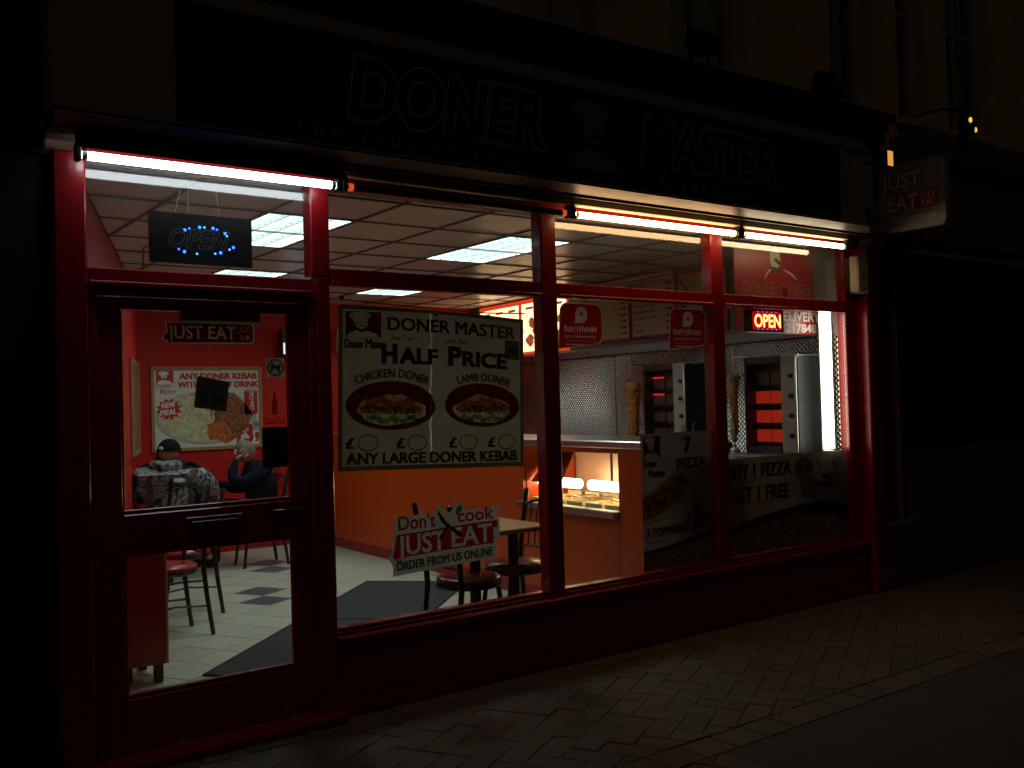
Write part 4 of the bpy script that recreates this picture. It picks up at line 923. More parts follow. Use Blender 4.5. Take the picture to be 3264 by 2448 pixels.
for a, b, lab in ((3.72, 4.70, 'glowing backlit menu board nearest the mullion'), (4.72, 5.69, 'glowing backlit menu board furthest back')):
    t = menu(a, b, lab, [], LITM, 2.09, 2.73); W = (b-a)/2
    FB = RAMP('lit_food', [(.5, .1, .03), (.35, .06, .02), (.6, .25, .06)], 30, emit=.9)
    for k in range(3):
        x = -W+.2+k*.3; B().poly(blob(x, .16+.02*(k % 2), .09, .07, 20, .15, k), -.004).poly(blob(x+.05, .36, .08, .06, 20, .15, k+4), -.004).build('food_picture', FB, t)
        st_ = [(x+.1+(.055 if i % 2 else .04)*math.cos(i*math.pi/12), .27+(.055 if i % 2 else .04)*math.sin(i*math.pi/12)) for i in range(24)]
        B().poly(st_, -.0042).build('price_star', EM('lit_star', (1, .08, .01), .8), t)
        B().poly(rect(x-.08, .52, x+.08, .55), -.0042).build('heading', EM('lit_heading', (.7, .1, .02), .6), t)
# unlit batten above the menus
t = RWT('fluorescent_batten', 'unlit strip light fixed above the cream menu boards', 'strip light', 2.4, .1, 2.69)
B().box((-.03, -.5, .0), (.03, .75, .035), .006).build('housing', CREAMP, t); B().tube([(0, -.48, -.02), (0, .73, -.02)], .014, 10).build('tube', M('unlit_tube', (.55, .5, .4), .25), t)
for y in (-.5, .74): B().box((-.02, y-.01, -.04), (.02, y+.01, 0), .004).build('lamp_holder', CREAMP, t)
# red shop board facing the street just inside the last bay
t = thing('shop_board', 'red shop board with telephone number hung inside the last bay', 'sign', (5.95, .2, 1.995))
B().box((5.44, .2, 1.995), (6.36, .215, 2.65), .003).build('board', M('board_red', (.3, .012, .016), .35, var=.1, scale=2), t, 1)
BK = M('board_outline', (.42, .18, .14), .45); BRD = M('board_red2', (.2, .01, .012), .4)
for s_, x, wd_ in (('DONER', 5.51, .41), ('MASTER', 5.955, .40)):
    txt(t, s_, x, 2.275, .092, BK, .1985, wd_, .06, .2, b0=.06); txt(t, s_, x, 2.275, .092, BRD, .197, wd_, .015, .2, b0=.06)
b = B()
for (pa, pb) in (((5.77, 2.40), (5.85, 2.475)), ((6.0, 2.475), (6.15, 2.41))):
    q = [(pa[0]+(pb[0]-pa[0])*k/8, .198, pa[1]+(pb[1]-pa[1])*k/8+.012*math.sin(k/8*math.pi)) for k in range(9)]
    b.tube(q, [.003+.006*math.sin(math.pi*k/8) for k in range(9)], 6)
b.build('shoulders', M('board_cream', (.5, .42, .28), .5), t, 1)
B().poly(ell(5.9, 2.56, .062, .08, 18), .1985).build('face', M('board_cream', (.5, .42, .28), .5), t, 1)
B().poly(ell(5.93, 2.535, .05, .016, 12, rot=-25), .197).poly(ell(5.9, 2.475, .07, .018, 12, rot=-5), .197).build('moustache', M('board_dark', (.05, .06, .04), .5), t, 1)
txt(t, 'DELIVERY', 5.5+.385, 2.095, .068, M('board_white', (.6, .55, .48), .5), .1985, .535, .03); txt(t, '217848', 6.0, 2.01, .062, M('board_white', (.6, .55, .48), .5), .1985, .37, .03)
# --- doner grills
BURN = RAMP('burner_glow', [(1, .03, .012), (1, .055, .02), (.6, .012, .006)], 130, emit=.3); BURND = RAMP('burner_dim', [(.12, .07, .05), (.2, .1, .06), (.08, .05, .04)], 130)
BURNM = EM('burner_strip', (1, .03, .03), .7)
def grill(s0, s1, lab, glow, fat):
    w = s1-s0; t = RWT('doner_grill', lab, 'doner grill', (s0+s1)/2, .02, 1.046, 'upright doner grills on the worktop'); W = w/2
    z1 = .80; cp = .17  # control panel towards the window (-y)
    B().box((-.30, -W+.012, .03), (-.0, -W+cp, z1), .012).build('control_panel', M('panel_enamel', (.5, .48, .4), .35, .2, var=.06), t)
    B().box((-.285, -W, .03), (-.0, -W+.01, z1-.01), .002).build('side_panel', M('dark_side', (.013, .017, .019), .5, var=.2), t)
    B().tube([(-.3, -W+.01, .04), (-.3, -W+.01, z1-.03), (-.27, -W+.01, z1)], .009, 8).build('edge_rail', STEEL, t)
    B().box((-.188, -W+cp, .03), (-.0, W, z1), 0).box((-.30, W-.03, .03), (-.19, W, z1), .006).box((-.30, -W+cp+.002, z1-.06), (-.19, W-.032, z1), .004).box((-.30, -W+cp+.002, .03), (-.19, W-.032, .08), .004).build('housing', M('sooty_steel', (.07, .055, .045), .45, .5, var=.3), t)
    B().box((-.46, -W+.05, .0), (-.302, W, .028), .006).box((-.30, -W, 0), (0, W, .028), .006).build('drip_tray', STEEL, t)
    ym, hw = (cp)/2, (w-cp-.06)/2
    for k in range(4):
        z0 = .09+k*.155
        for q in (-1, 1):
            lit = glow[k]
            B().box((-.205, ym+q*hw/2-hw/2+.012, z0+.022), (-.19, ym+q*hw/2+hw/2-.008, z0+.122)).build('burner', BURN if lit == 1 else BURND, t)
            if lit == 2 and q == 1: B().box((-.21, ym+q*hw/2-hw/2+.012, z0+.115), (-.206, ym+q*hw/2+hw/2-.01, z0+.13)).build('burner_strip', BURNM, t)
        B().box((-.23, ym-hw, z0-.012), (-.17, ym+hw, z0+.01)).build('crossbar', BLACKM, t)
        B().tube([(-.303, -W+.05, z0+.08), (-.325, -W+.05, z0+.08)], .018, 12).build('knob', BLACK, t)
    ys = W+.0; xs_ = -.42
    B().tube([(xs_, ys, .0), (xs_, ys, z1+.06)], .007, 8).ball((xs_, ys, z1+.07), .013, 10, 6).box((xs_-.01, ys-.012, z1+.0), (-.25, ys+.012, z1+.012)).build('spit', STEEL, t)
    B().lathe([(.03, .03), (.05, .05), (.03, .07)], (xs_, ys, 0), 14).build('spit_base', STEEL, t)
    m = RAMP('doner_meat_%d' % fat, [(.42, .13, .02), (.62, .24, .045), (.26, .075, .015)] if fat else [(.28, .1, .04), (.5, .3, .16), (.16, .05, .02)], 26, 'noise', rough=.4, spec=.5, stretch=(1, 1, .35) if not fat else (1, 1, 1), bump=.6)
    pr = [(.04, .1), (.05, .22), (.048, .34), (.056, .44), (.066, .55), (.07, .6), (.055, .64), (.015, .655)] if fat else [(.016, .12), (.03, .2), (.027, .32), (.032, .44), (.042, .54), (.05, .62), (.056, .66), (.012, .675)]
    rm = random.Random(5+fat); rings = []
    for k in range(34):
        z = pr[0][1]+(pr[-1][1]-pr[0][1])*k/33; i_ = max(i for i in range(len(pr)-1) if pr[i][1] <= z+1e-6); f_ = (z-pr[i_][1])/(pr[i_+1][1]-pr[i_][1]); rings.append((pr[i_][0]+(pr[i_+1][0]-pr[i_][0])*f_, z))
    mv = []; mf = []; ns = 22; ph = [rm.uniform(0, 6.28) for _ in range(5)]
    for k, (r_, z) in enumerate(rings):
        for j in range(ns):
            a_ = 2*math.pi*j/ns; q_ = r_*(1+(.07 if fat else .16)*math.sin(3*a_+z*19+ph[0])+.07*math.sin(5*a_-z*43+ph[1])+rm.uniform(-.07, .07)+.06*math.sin(z*95+ph[2]))
            mv.append((xs_+q_*math.cos(a_), ys+q_*math.sin(a_), z))
    for k in range(33):
        for j in range(ns): mf.append((k*ns+j, k*ns+(j+1) % ns, (k+1)*ns+(j+1) % ns, (k+1)*ns+j))
    B().add(mv, mf+[list(range(ns))[::-1], list(range(33*ns, 34*ns))], True).build('meat', m, t)
    return t
grill(.22, .78, 'doner grill with glowing red burners and thin meat in the last bay', (1, 1, 1, 0), 0)
t = grill(1.50, 2.09, 'doner grill with fat orange meat in the third bay', (0, 0, 2, 2), 1)
# tongs / skewers standing by the grill
t = thing('skewer_rack', 'metal skewers standing in a pot beside the fat doner', 'skewers', rw(1.36, .42, 1.046))
B().lathe([(.04, 0), (.045, .12), (.04, .12), (.036, .02)], (0, 0, 0), 12).build('pot', STEELD, t)
for k in range(5): B().tube([(0, 0, .02), (.05*math.sin(k*1.3), .06*math.cos(k*1.9), .24+.02*(k % 3))], .004, 6).build('skewer', STEEL, t)
t = thing('bowl', 'black bowl on the worktop beside the thin doner', 'bowl', rw(.98, .40, 1.046))
B().lathe([(.05, 0), (.085, .06), (.095, .11), (.09, .11), (.05, .02)], (0, 0, 0), 18).build('bowl', BLACK, t); B().ball((0, 0, .1), .07, 12, 6, sz=.4).build('bread', M('bread', (.4, .25, .12), .7, var=.3), t)
# --- back wall
p = thing('framed_poster', 'gold framed kebab meal poster on the red back wall', 'framed poster', (3.53, YB-.02, 1.1))
X0, X1, Z0, Z1 = 2.93, 4.14, 1.11, 2.01; yb = YB-.025
B().box((X0, yb, Z0), (X1, yb+.02, Z0+.04), .006).box((X0, yb, Z1-.04), (X1, yb+.02, Z1), .006).box((X0, yb, Z0+.04), (X0+.04, yb+.02, Z1-.04), .006).box((X1-.04, yb, Z0+.04), (X1, yb+.02, Z1-.04), .006).build('frame', FRAMEW, p, 1)
B().poly(rect(X0+.04, Z0+.04, X1-.04, Z1-.04), yb+.012, .005).build('sheet', M('poster_paper', (.62, .62, .57), .35, var=.04), p, 1)
q = yb+.0105
txt(p, 'ANY DONER KEBAB', 3.235, 1.875, .062, REDP, q, .845, 0, heavy=.08); txt(p, 'WITH CAN OF DRINK', 3.215, 1.785, .062, REDP, q, .88, 0, heavy=.08)
emblem(p, 2.99, 1.83, 3.17, 1.965, q+.001, REDP, WHITE, BLKP)
txt(p, 'Doner', 2.985, 1.785, .05, M('faded_red', (.4, .15, .13), .5), q, .16, .02); txt(p, 'Master', 3.03, 1.725, .05, M('faded_red', (.4, .15, .13), .5), q, .17, .02)
B().poly(ell(3.52, 1.46, .545, .29, 40), q+.0012).build('plate_rim', M('plate_grey', (.35, .36, .35), .4), p, 1)
B().poly(ell(3.52, 1.475, .52, .27, 40), q).build('rice', RICEP, p, 1)
B().poly([(3.52, 1.7), (3.7, 1.74), (3.82, 1.72), (3.95, 1.6), (4.03, 1.48), (3.95, 1.33), (3.8, 1.21), (3.62, 1.23), (3.56, 1.33), (3.6, 1.45), (3.58, 1.58)], q-.0012).build('meat', MEATP, p, 1)
B().poly(blob(3.63, 1.32, .13, .1, 26, .14, 3), q-.0022).poly(blob(3.72, 1.24, .1, .06, 24, .14, 6), q-.0021).build('chicken', RAMP('print_chicken', [(.35, .1, .02), (.5, .18, .04), (.2, .05, .01)], 50), p, 1)
B().poly([(3.3, 1.70), (3.45, 1.74), (3.6, 1.745), (3.6, 1.72), (3.45, 1.71)], q-.001).build('chilli', TOMP, p, 1)
st_ = [(3.115+(.14 if i % 2 else .1)*math.cos(i*math.pi/12), 1.56+(.12 if i % 2 else .085)*math.sin(i*math.pi/12)) for i in range(24)]
B().poly(st_, q-.0012).build('star', REDP, p, 1); txt(p, 'NEW', 3.04, 1.57, .055, WHITE, q-.0025, .14, 0, slope=.1, heavy=.05); txt(p, 'MEAL', 3.03, 1.495, .055, WHITE, q-.0025, .165, 0, slope=.1, heavy=.05)
B().poly(rrect(3.935, 1.48, 4.085, 1.76, .03), q-.0012).build('drinks_can', REDP, p, 1); B().poly(ell(4.01, 1.75, .07, .018, 16), q-.002).build('can_lid', M('can_grey', (.4, .4, .4), .3), p, 1)
o = txt(p, 'Coca-Cola', 3.95, 1.6, .05, WHITE, q-.0025, .22, .02, .3, fn=lambda x, z: (4.02-(z-1.62)*1.0, 1.53+(x-3.95)*.9))
txt(p, '£', 3.84, 1.17, .12, REDP, q-.003, .075, 0, heavy=.04); txt(p, '3', 3.935, 1.18, .19, REDP, q-.003, .085, 0, heavy=.05); txt(p, '99', 4.035, 1.31, .09, M('can_grey2', (.2, .2, .2), .4), q-.003, .055, 0, heavy=.05); txt(p, '9', 4.055, 1.18, .1, REDP, q-.003, .03, 0, heavy=.08)
t = thing('television', 'small wall television with a pale lit picture by the back wall', 'television', (4.58, YB-.08, 2.1), 0)
B().box((4.34, YB-.12, 2.11), (4.86, YB-.06, 2.43), .01).build('case', BLACK, t, 1); B().poly(rect(4.36, 2.145, 4.84, 2.27), YB-.1215).build('screen', RAMP('tv_picture', [(.3, .45, .9), (.8, .85, 1), (.2, .3, .6), (.9, .9, .95)], 6, 'noise', emit=1.6), t, 1)
B().box((4.55, YB-.06, 2.2), (4.65, YB, 2.3)).build('bracket', BLACKM, t, 1)
t = thing('control_box', 'cream electrical box on the red back wall behind the counter', 'electrical box', (5.12, YB, 2.16))
B().box((5.05, YB-.07, 2.16), (5.22, YB-.002, 2.44), .008).build('box', CREAMP, t, 1); B().box((5.1, YB-.076, 2.28), (5.17, YB-.071, 2.36)).build('switch', WHITE, t, 1)
# --- left wall, in its own frame
LA = -math.atan(.327)
def lwp(s, off, z): return (.89+off*math.cos(LA)-s*math.sin(LA), off*math.sin(LA)+s*math.cos(LA), z)
t = thing('wall_mirror', 'narrow gold framed picture on the red wall beside the poster', 'framed picture', lwp(5.3, .012, 1.13), LA+R(90))
B().box((-.62, -.01, 0), (.62, .01, .045), .004).box((-.62, -.01, .855), (.62, .01, .9), .004).box((-.62, -.01, .045), (-.575, .01, .855), .004).box((.575, -.01, .045), (.62, .01, .855), .004).build('frame', FRAMEW, t)
B().poly(rect(-.575, .045, .575, .855), -.004, .006).build('picture', M('dull_red_print', (.2, .06, .04), .3, var=.4, scale=3), t)
t = thing('wall_poster', 'white edged poster on the red wall nearest the door', 'poster', lwp(2.95, .01, 1.05), LA+R(90))
B().box((-.66, -.008, 0), (.66, .008, .03), .003).box((-.66, -.008, .9), (.66, .008, .93), .003).box((-.66, -.008, .03), (-.63, .008, .9), .003).box((.63, -.008, .03), (.66, .008, .9), .003).build('frame', FRAMEW, t)
B().poly(rect(-.63, .03, .63, .9), -.003, .004).build('sheet', WHITE, t); B().poly(rect(-.5, .12, .5, .6), -.0045).build('picture', RAMP('poster_food', [(.4, .1, .03), (.5, .3, .1), (.2, .25, .05)], 8), t)

# --- mats, cabinet
md = Vector((.727, .686)); mp_ = Vector((.686, -.727)); far = Vector((3.97, 3.17))
MAT = M('ribbed_mat', (.035, .038, .042), .95, var=.3, scale=14, bump=.8, bscale=220)
for k, lab in enumerate(('dark grey doormat further into the shop, beside the window chairs', 'dark grey doormat just inside the door')):
    a = far-md*(1.46*k+.005); b_ = far-md*(1.46*(k+1)-.008); pts = [a, a+mp_*.91, b_+mp_*.91, b_]
    c = sum(pts, Vector((0, 0)))/4
    t = thing('doormat', lab, 'doormat', (c.x, c.y, .001), 0, 'doormats end to end inside the door')
    B().prism([(q.x-c.x, q.y-c.y) for q in pts], .001, .009).build('pile', MAT, t)
    ins = [q+(c-q)*.0 for q in pts]
    e = B()
    for i in range(4):
        p0, p1 = pts[i]-c, pts[(i+1) % 4]-c; n_ = Vector((-(p1-p0).y, (p1-p0).x)).normalized()*.02
        if n_.dot(p0) > 0: n_ = -n_
        e.prism([(p0.x, p0.y), (p1.x, p1.y), (p1.x+n_.x, p1.y+n_.y), (p0.x+n_.x, p0.y+n_.y)], .0095, .0115+.0004*i)
    e.build('rubber_edge', M('rubber', (.02, .02, .022), .8), t)
t = thing('cabinet', 'red laminate cabinet on short feet just inside the door', 'cabinet', (1.5, 1.4, 0), 0)
B().box((1.335, 1.19, .11), (1.655, 1.205, .84), .002).build('front', M('red_laminate', (.3, .028, .012), .35, var=.08), t, 1)
B().box((1.335, 1.207, .11), (1.655, 1.60, .84), .002).build('carcass', M('red_laminate', (.3, .028, .012), .35, var=.08), t, 1)
B().box((1.657, 1.19, .11), (1.672, 1.60, .84), .002).build('edging', M('pale_edging', (.55, .3, .14), .5), t, 1)
B().box((1.33, 1.185, .842), (1.68, 1.61, .865), .003).build('top', WOODT, t, 1)
for x, y in ((1.6, 1.22), (1.6, 1.55), (1.45, 1.3), (1.45, 1.55)): B().box((x, y, .001), (x+.05, y+.04, .108), .004).build('foot', BLACKM, t, 1)

# --- chairs: tubular frame, round padded seat, spindle back (faces +x before turning)
def make_chair(seatmat, lab):
    t = thing('spindle_chair', lab, 'chair', (0, 0, 0), 0, 'spindle back chairs in the shop')
    B().lathe([(.185, .425), (.2, .43), (.205, .445), (.2, .455)], (0, 0, 0), 28).build('seat_rim', BLACKM, t)
    B().lathe([(.19, .455), (.2, .47), (.192, .487), (.15, .497), (.07, .5), (.001, .5)], (0, 0, 0), 28).build('seat', seatmat, t)
    for q in (-1, 1):
        B().tube([(-.24, q*.18, .0), (-.205, q*.175, .25), (-.185, q*.172, .44), (-.195, q*.172, .6), (-.235, q*.175, .8), (-.26, q*.178, .93), (-.262, q*.178, .945)], [.016, .017, .018, .018, .017, .019, .012], 8).build('back_post', BLACKM, t)
        B().tube([(.19, q*.15, 0), (.155, q*.135, .25), (.13, q*.12, .43)], [.015, .016, .016], 8).build('leg', BLACKM, t)
    B().tube([(-.235, -.173, .83), (-.25, -.1, .862), (-.255, 0, .875), (-.25, .1, .862), (-.235, .173, .83)], .011, 8).build('top_rail', BLACKM, t)
    B().tube([(-.19, -.17, .56), (-.2, 0, .565), (-.19, .17, .56)], .008, 8).build('lower_rail', BLACKM, t)
    for q in (-.1, -.035, .035, .1): B().tube([(-.197, q, .563), (-.215, q*1.02, .7), (-.25, q*1.05, .866)], .005, 6).build('spindle', BLACKM, t)
    B().tube([(-.212, -.176, .2), (0, -.13, .215), (.165, -.138, .2)], .009, 6).tube([(-.212, .176, .2), (0, .13, .215), (.165, .138, .2)], .007, 6).tube([(.165, -.138, .22), (.1, 0, .2), (.165, .138, .22)], .007, 6).build('stretcher', BLACKM, t)
    return t
SEATD = M('maroon_vinyl', (.11, .015, .012), .3, var=.1, coat=.2); SEATR = M('red_vinyl', (.36, .02, .025), .28, var=.1, coat=.2)
cha = make_chair(SEATD, 'dark seated chair at the window table, its back to the door'); cha.location = (3.27, .50, 0); cha.rotation_euler = (0, 0, R(4))
CHS = [((3.77, .70, 0), 182, 'dark seated chair between the window table and the orange counter', SEATD), ((2.01, 2.33, 0), 185, 'red seated chair standing behind the red cabinet', SEATR),
       ((2.33, 3.0, 0), 178, 'red seated chair beyond the one behind the cabinet', SEATR), ((2.72, 4.62, 0), 112, 'chair under the person in the patterned jacket', SEATD),
       ((3.63, 4.79, 0), 176, 'chair under the man holding his head', SEATD), ((3.3, 5.66, 0), 268, 'empty chair against the back wall behind the table', SEATD)]
for loc, a, lab, sm in CHS:
    c = tree_copy(cha); c.location = loc; c.rotation_euler = (0, 0, R(a)); c['label'] = lab
    if sm is not SEATD:
        for ch in c.children:
            if ch.name.startswith('seat') and not ch.name.startswith('seat_rim'): ch.data = ch.data.copy(); ch.data.materials[0] = sm
# --- tables
def table(x0, y0, x1, y1, z, legs, lab):
    t = thing('table', lab, 'table', ((x0+x1)/2, (y0+y1)/2, 0), 0, 'wooden topped tables')
    B().box((x0, y0, z-.03), (x1, y1, z), .006).build('top', WOODT, t, 1)
    for lx, ly in legs:
        B().tube([(lx, ly, .03), (lx, ly, z-.032)], .036, 12).build('column', BLACKM, t, 1)
        B().box((lx-.04, ly-.24, .001), (lx+.04, ly+.24, .03), .008).build('foot', BLACKM, t, 1)
    return t
table(3.22, .36, 3.825, 1.0, .755, ((3.70, .62), (3.40, .62)), 'small wooden table between the two dark chairs at the window')
table(2.86, 4.98, 3.52, 5.5, .775, ((3.2, 5.24),), 'wooden table by the back wall where people sit')
t = thing('drinks_can', 'red and silver drinks can on the back table', 'can', (3.21, 5.06, .776))
B().lathe([(.026, 0), (.033, .008), (.033, .105), (.027, .12)], (0, 0, 0), 18).build('can', RAMP('can_print', [(.5, .05, .06), (.6, .5, .5), (.4, .02, .03)], 20, 'noise', rough=.25), t); B().lathe([(.026, .12), (.027, .123), (.02, .121)], (0, 0, 0), 18).build('lid', M('pink_metal', (.7, .4, .4), .3, .8), t)

# ================================================================== PEOPLE
def skin(name, verts, edges, mat, parent, sub=2, root=0):
    me = bpy.data.meshes.new(name); me.from_pydata([v[:3] for v in verts], edges, []); o = bpy.data.objects.new(name, me); COL.objects.link(o)
    md_ = o.modifiers.new('s', 'SKIN'); md_.use_smooth_shade = True
    for i, v in enumerate(verts):
        r = v[3]; sv = me.skin_vertices[0].data[i]; sv.radius = r if isinstance(r, tuple) else (r, r); sv.use_root = (i == root)
    s2 = o.modifiers.new('b', 'SUBSURF'); s2.levels = sub; s2.render_levels = sub
    dg = bpy.context.evaluated_depsgraph_get(); nm = bpy.data.meshes.new_from_object(o.evaluated_get(dg))
    bpy.data.objects.remove(o); bpy.data.meshes.remove(me)
    nm.materials.clear(); nm.materials.append(mat); nm.name = name
    for p_ in nm.polygons: p_.use_smooth = True
    ob = bpy.data.objects.new(name, nm); return link(ob, parent)
def chain(*pts): return list(pts), [(i, i+1) for i in range(len(pts)-1)]
def head(name, parent, c, face, mat, r=.098):
    """head with nose, brow, chin and ears; face = direction looked at (in the person's frame)"""
    f = Vector(face).normalized(); s = Vector((0, 0, 1)).cross(f).normalized(); u = f.cross(s)
    b = B(); n, k = 18, 24; vs = []; fs = []
    for i in range(n+1):
        th_ = math.pi*i/n
        for j in range(k):
            a = 2*math.pi*j/k; x = math.sin(th_)*math.cos(a); y = math.sin(th_)*math.sin(a); z = -math.cos(th_)
            X, Y, Z = x*1.02, y*.82, z*1.22
            if z < 0: X *= 1-.18*z*z; Y *= 1-.35*z*z
            if x > .75 and abs(y) < .3: X += .16*max(0, 1-abs(z+.12)/.22)*max(0, 1-abs(y)/.16)      # nose
            if x > .6: X -= .06*max(0, 1-abs(z-.12)/.12)*max(0, 1-abs(abs(y)-.33)/.2)                # eye hollows
            if x > .6: X += .04*max(0, 1-abs(z+.48)/.1)*max(0, 1-abs(y)/.3)                          # lips
            if abs(y) > .8: Y += math.copysign(.16, y)*max(0, 1-abs(z)/.28)*max(0, 1-abs(x+.05)/.25) # ears
            vs.append(Vector(c)+(f*X+s*Y+u*Z)*r)
    for i in range(n):
        for j in range(k): fs.append((i*k+j, i*k+(j+1) % k, (i+1)*k+(j+1) % k, (i+1)*k+j))
    b.add(vs, fs, True); return b.build(name, mat, parent)
def cap_mesh(name, parent, c, face, mat, r, lo=-.05, hi=1.3, back=0):
    f = Vector(face).normalized(); s = Vector((0, 0, 1)).cross(f).normalized(); u = f.cross(s); b = B(); vs = []; fs = []; n, k = 9, 24
    for i in range(n+1):
        t_ = i/n
        for j in range(k):
            a = 2*math.pi*j/k; low = lo-back*(.5-.5*math.cos(a)); ph = low+(math.pi/2-low)*t_
            vs.append(Vector(c)+(f*math.cos(ph)*math.cos(a)*1.05+s*math.cos(ph)*math.sin(a)*.9+u*math.sin(ph)*hi)*r*(1+.015*math.sin(j*3+i)))
    for i in range(n):
        for j in range(k): fs.append((i*k+j, i*k+(j+1) % k, (i+1)*k+(j+1) % k, (i+1)*k+j))
    return b.add(vs, fs, True).build(name, mat, parent)
def hand(name, parent, wrist, d, nrm, mat, curl=.25):
    """palm and five separate fingers; d = finger direction, nrm = palm normal"""
    w_ = Vector(wrist); d = Vector(d).normalized(); nr = Vector(nrm).normalized(); s = d.cross(nr).normalized()
    vs, es = chain((*w_, .024), (*(w_+d*.045), (.036, .018)), (*(w_+d*.085), (.04, .016)))
    o = skin(name, vs, es, mat, parent, 2)
    for k, (off, L, sp_) in enumerate(((-.033, .062, -.14), (-.011, .074, -.04), (.011, .07, .04), (.032, .055, .14))):
        a = w_+d*.075+s*off; dd = (d+s*sp_).normalized(); p1 = a+dd*L*.5; p2 = p1+(dd-nr*curl).normalized()*L*.35; p3 = p2+(dd-nr*curl*2).normalized()*L*.3
        v2, e2 = chain((*a, .010), (*p1, .0095), (*p2, .009), (*p3, .0075)); skin('finger', v2, e2, mat, o, 1)
    a = w_+d*.03-s*.03; p1 = a+(d*.5-s*.85-nr*.2).normalized()*.038; p2 = p1+(d*.9-s*.3-nr*.3).normalized()*.032
    v2, e2 = chain((*a, .013), (*p1, .0115), (*p2, .009)); skin('thumb', v2, e2, mat, o, 1)
    return o
BLKCLOTH = M('black_cloth', (.009, .01, .012), .9, var=.3, scale=12, bump=.3, bscale=40, spec=.08); NAVY = M('navy_cloth', (.006, .009, .018), .9, var=.3, scale=12, bump=.3, bscale=40, spec=.08)
HAIRB = RAMP('brown_hair', [(.05, .025, .012), (.1, .05, .025), (.03, .015, .008)], 60, 'noise', rough=.5, stretch=(1, 1, .2)); HAIRF = RAMP('fair_hair', [(.1, .08, .05), (.17, .14, .1), (.07, .055, .035)], 60, 'noise', rough=.5)
JACK = RAMP('patterned_jacket', [(.008, .009, .01), (.012, .013, .015), (.09, .1, .105), (.34, .36, .37), (.02, .022, .025), (.16, .17, .18)], 11, 'noise', rough=.7, bump=.3)
# person in patterned jacket and cap, seen from behind (faces +x in own frame, turned towards the table)
t = thing('person', 'person in black cap and grey patterned puffer jacket, seated with back to us', 'person', (2.72, 4.62, 0), R(62)); t.scale = (1.08, 1.14, 1.03)
v = [(-.02, 0, .53, .15), (-.03, 0, .72, (.16, .18)), (-.01, 0, .9, (.17, .2)), (.02, 0, 1.0, .1), (.03, .0, 1.06, .055), (.03, .2, .95, .085), (.06, .27, .78, .07), (.2, .25, .72, .05), (.36, .14, .78, .035), (.03, -.2, .95, .085), (.06, -.27, .78, .07), (.2, -.25, .72, .05), (.36, -.14, .78, .035),
     (.05, .1, .52, .09), (.4, .12, .53, .07), (.42, .12, .28, .05), (.4, .12, .06, .04), (.5, .13, .035, .035), (.05, -.1, .52, .09), (.4, -.12, .53, .07), (.42, -.12, .28, .05), (.4, -.12, .06, .04), (.5, -.13, .035, .035)]
e = [(0, 1), (1, 2), (2, 3), (3, 4), (3, 5), (5, 6), (6, 7), (7, 8), (3, 9), (9, 10), (10, 11), (11, 12), (0, 13), (13, 14), (14, 15), (15, 16), (16, 17), (0, 18), (18, 19), (19, 20), (20, 21), (21, 22)]
skin('body', v, e, BLKCLOTH, t)
v = [(-.03, 0, .6, (.19, .21)), (-.04, 0, .76, (.2, .23)), (-.02, 0, .9, (.19, .23)), (.0, 0, .99, (.13, .17)), (.0, .21, .94, .115), (.04, .31, .78, .11), (.17, .28, .72, .085), (.3, .18, .77, .06), (.0, -.21, .94, .115), (.04, -.31, .78, .11), (.17, -.28, .72, .085), (.3, -.18, .77, .06)]
skin('jacket', v, [(0, 1), (1, 2), (2, 3), (3, 4), (4, 5), (5, 6), (6, 7), (3, 8), (8, 9), (9, 10), (10, 11)], JACK, t)
v = [(-.1, .13, 1.02, .05), (-.15, 0, 1.0, .07), (-.1, -.13, 1.02, .05)]; skin('hood', v, [(0, 1), (1, 2)], JACK, t)
skin('yoke', [(-.06, 0, .945, (.16, .075)), (-.03, .17, .95, (.1, .075)), (.03, .27, .9, (.07, .06)), (-.03, -.17, .95, (.1, .075)), (.03, -.27, .9, (.07, .06))], [(0, 1), (1, 2), (0, 3), (3, 4)], BLKCLOTH, t)
B().add([(-.272, -.09, .91), (-.265, -.135, .915), (-.25, -.165, .90), (-.255, -.17, .885), (-.272, -.13, .878), (-.276, -.09, .885)], [(0, 1, 2, 3, 4, 5)]).build('emblem', WHITE, t)
head('head', t, (.04, 0, 1.12), (.9, -.25, -.25), SKIN, .092); cap_mesh('cap', t, (.035, 0, 1.135), (.9, -.25, -.15), M('cap_black', (.008, .008, .009), .9, spec=.08), .102, .0, 1.12, .1)
B().ball((-.062, .045, 1.165), .02, 12, 6).build('cap_emblem', M('cap_white', (.4, .4, .38), .5), t)
# man with his head in his hand
t = thing('person', 'man in dark navy top seated sideways with hand on his forehead', 'person', (3.63, 4.80, 0), R(174))
v = [(-.02, 0, .54, .14), (-.04, 0, .72, (.12, .15)), (-.02, 0, .88, (.125, .17)), (.03, 0, .97, .08), (.08, 0, 1.02, .05), (.0, .18, .92, .07), (.18, .2, .83, .055), (.29, .17, .86, .05), (.24, .09, 1.0, .04), (.21, .06, 1.06, .03), (.0, -.18, .92, .07), (.1, -.22, .74, .055), (.3, -.16, .8, .045), (.4, -.08, .81, .03),
     (.06, .09, .54, .09), (.36, .1, .64, .08), (.48, .06, .4, .055), (.5, .04, .2, .045), (.6, .04, .17, .035), (.06, -.09, .53, .09), (.4, -.1, .52, .07), (.4, -.1, .28, .05), (.38, -.1, .06, .042), (.49, -.1, .035, .036)]
e = [(0, 1), (1, 2), (2, 3), (3, 4), (3, 5), (5, 6), (6, 7), (7, 8), (8, 9), (3, 10), (10, 11), (11, 12), (12, 13), (0, 14), (14, 15), (15, 16), (16, 17), (17, 18), (0, 19), (19, 20), (20, 21), (21, 22), (22, 23)]
skin('body', v, e, BLKCLOTH, t)
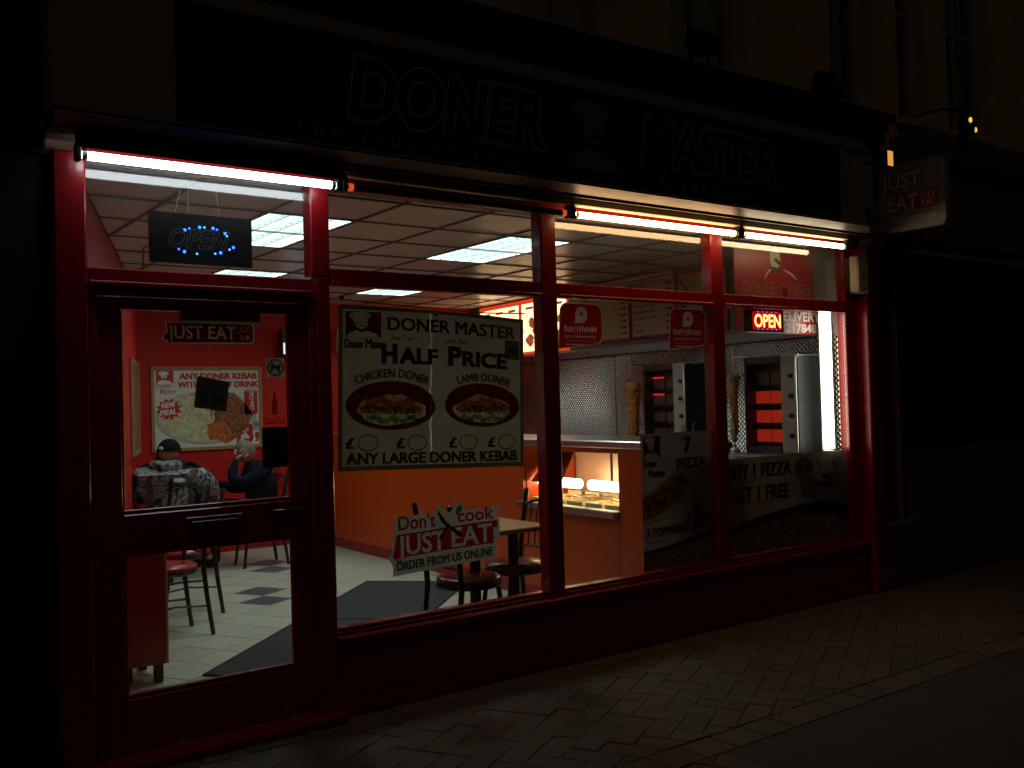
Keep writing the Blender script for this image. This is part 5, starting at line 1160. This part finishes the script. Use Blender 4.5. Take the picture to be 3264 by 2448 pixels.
v = [(-.03, 0, .6, (.145, .17)), (-.045, 0, .74, (.15, .18)), (-.025, 0, .88, (.14, .19)), (.02, 0, .96, (.1, .12)), (.0, .19, .92, .085), (.17, .21, .83, .07), (.29, .18, .86, .06), (.25, .1, .985, .05), (.0, -.19, .92, .085), (.1, -.23, .74, .07), (.28, -.17, .79, .055)]
skin('sweater', v, [(0, 1), (1, 2), (2, 3), (3, 4), (4, 5), (5, 6), (6, 7), (3, 8), (8, 9), (9, 10)], NAVY, t)
head('head', t, (.115, 0, 1.11), (.85, -.1, -.5), SKIN, .09); cap_mesh('hair', t, (.105, 0, 1.125), (.85, -.1, -.45), HAIRF, .096, .1, 1.2, .75)
hand('hand', t, (.225, .075, 1.045), (-.75, .12, .62), (.1, .95, .1), SKIN, .25)
# long haired person half hidden by the wall
t = thing('person', 'long haired person in dark coat half hidden beside the red wall', 'person', (2.90, 5.38, 0), R(-60))
v = [(0, 0, .53, .13), (-.02, 0, .72, (.12, .15)), (0, 0, .88, (.12, .17)), (.03, 0, .97, .07), (.05, 0, 1.03, .05), (.0, .17, .91, .07), (.05, .22, .74, .055), (.24, .18, .77, .045), (.0, -.17, .91, .07), (.06, -.24, .8, .055), (.2, -.2, .84, .04), (.05, .09, .53, .085), (.38, .1, .52, .07), (.4, .1, .28, .05), (.38, .1, .05, .04), (.48, .1, .035, .035), (.05, -.09, .53, .085), (.38, -.1, .52, .07), (.4, -.1, .28, .05), (.38, -.1, .05, .04), (.48, -.1, .035, .035)]
e = [(0, 1), (1, 2), (2, 3), (3, 4), (3, 5), (5, 6), (6, 7), (3, 8), (8, 9), (9, 10), (0, 11), (11, 12), (12, 13), (13, 14), (14, 15), (0, 16), (16, 17), (17, 18), (18, 19), (19, 20)]
skin('body', v, e, BLKCLOTH, t)
head('head', t, (.06, 0, 1.12), (1, 0, -.15), SKIN, .09); cap_mesh('hair', t, (.05, 0, 1.125), (1, 0, -.1), HAIRB, .1, .15, 1.2, .9)
v = [(-.03, .03, 1.12, .075), (-.06, .02, 1.0, .08), (-.07, .01, .88, .06)]; skin('hair', v, [(0, 1), (1, 2)], HAIRB, t)
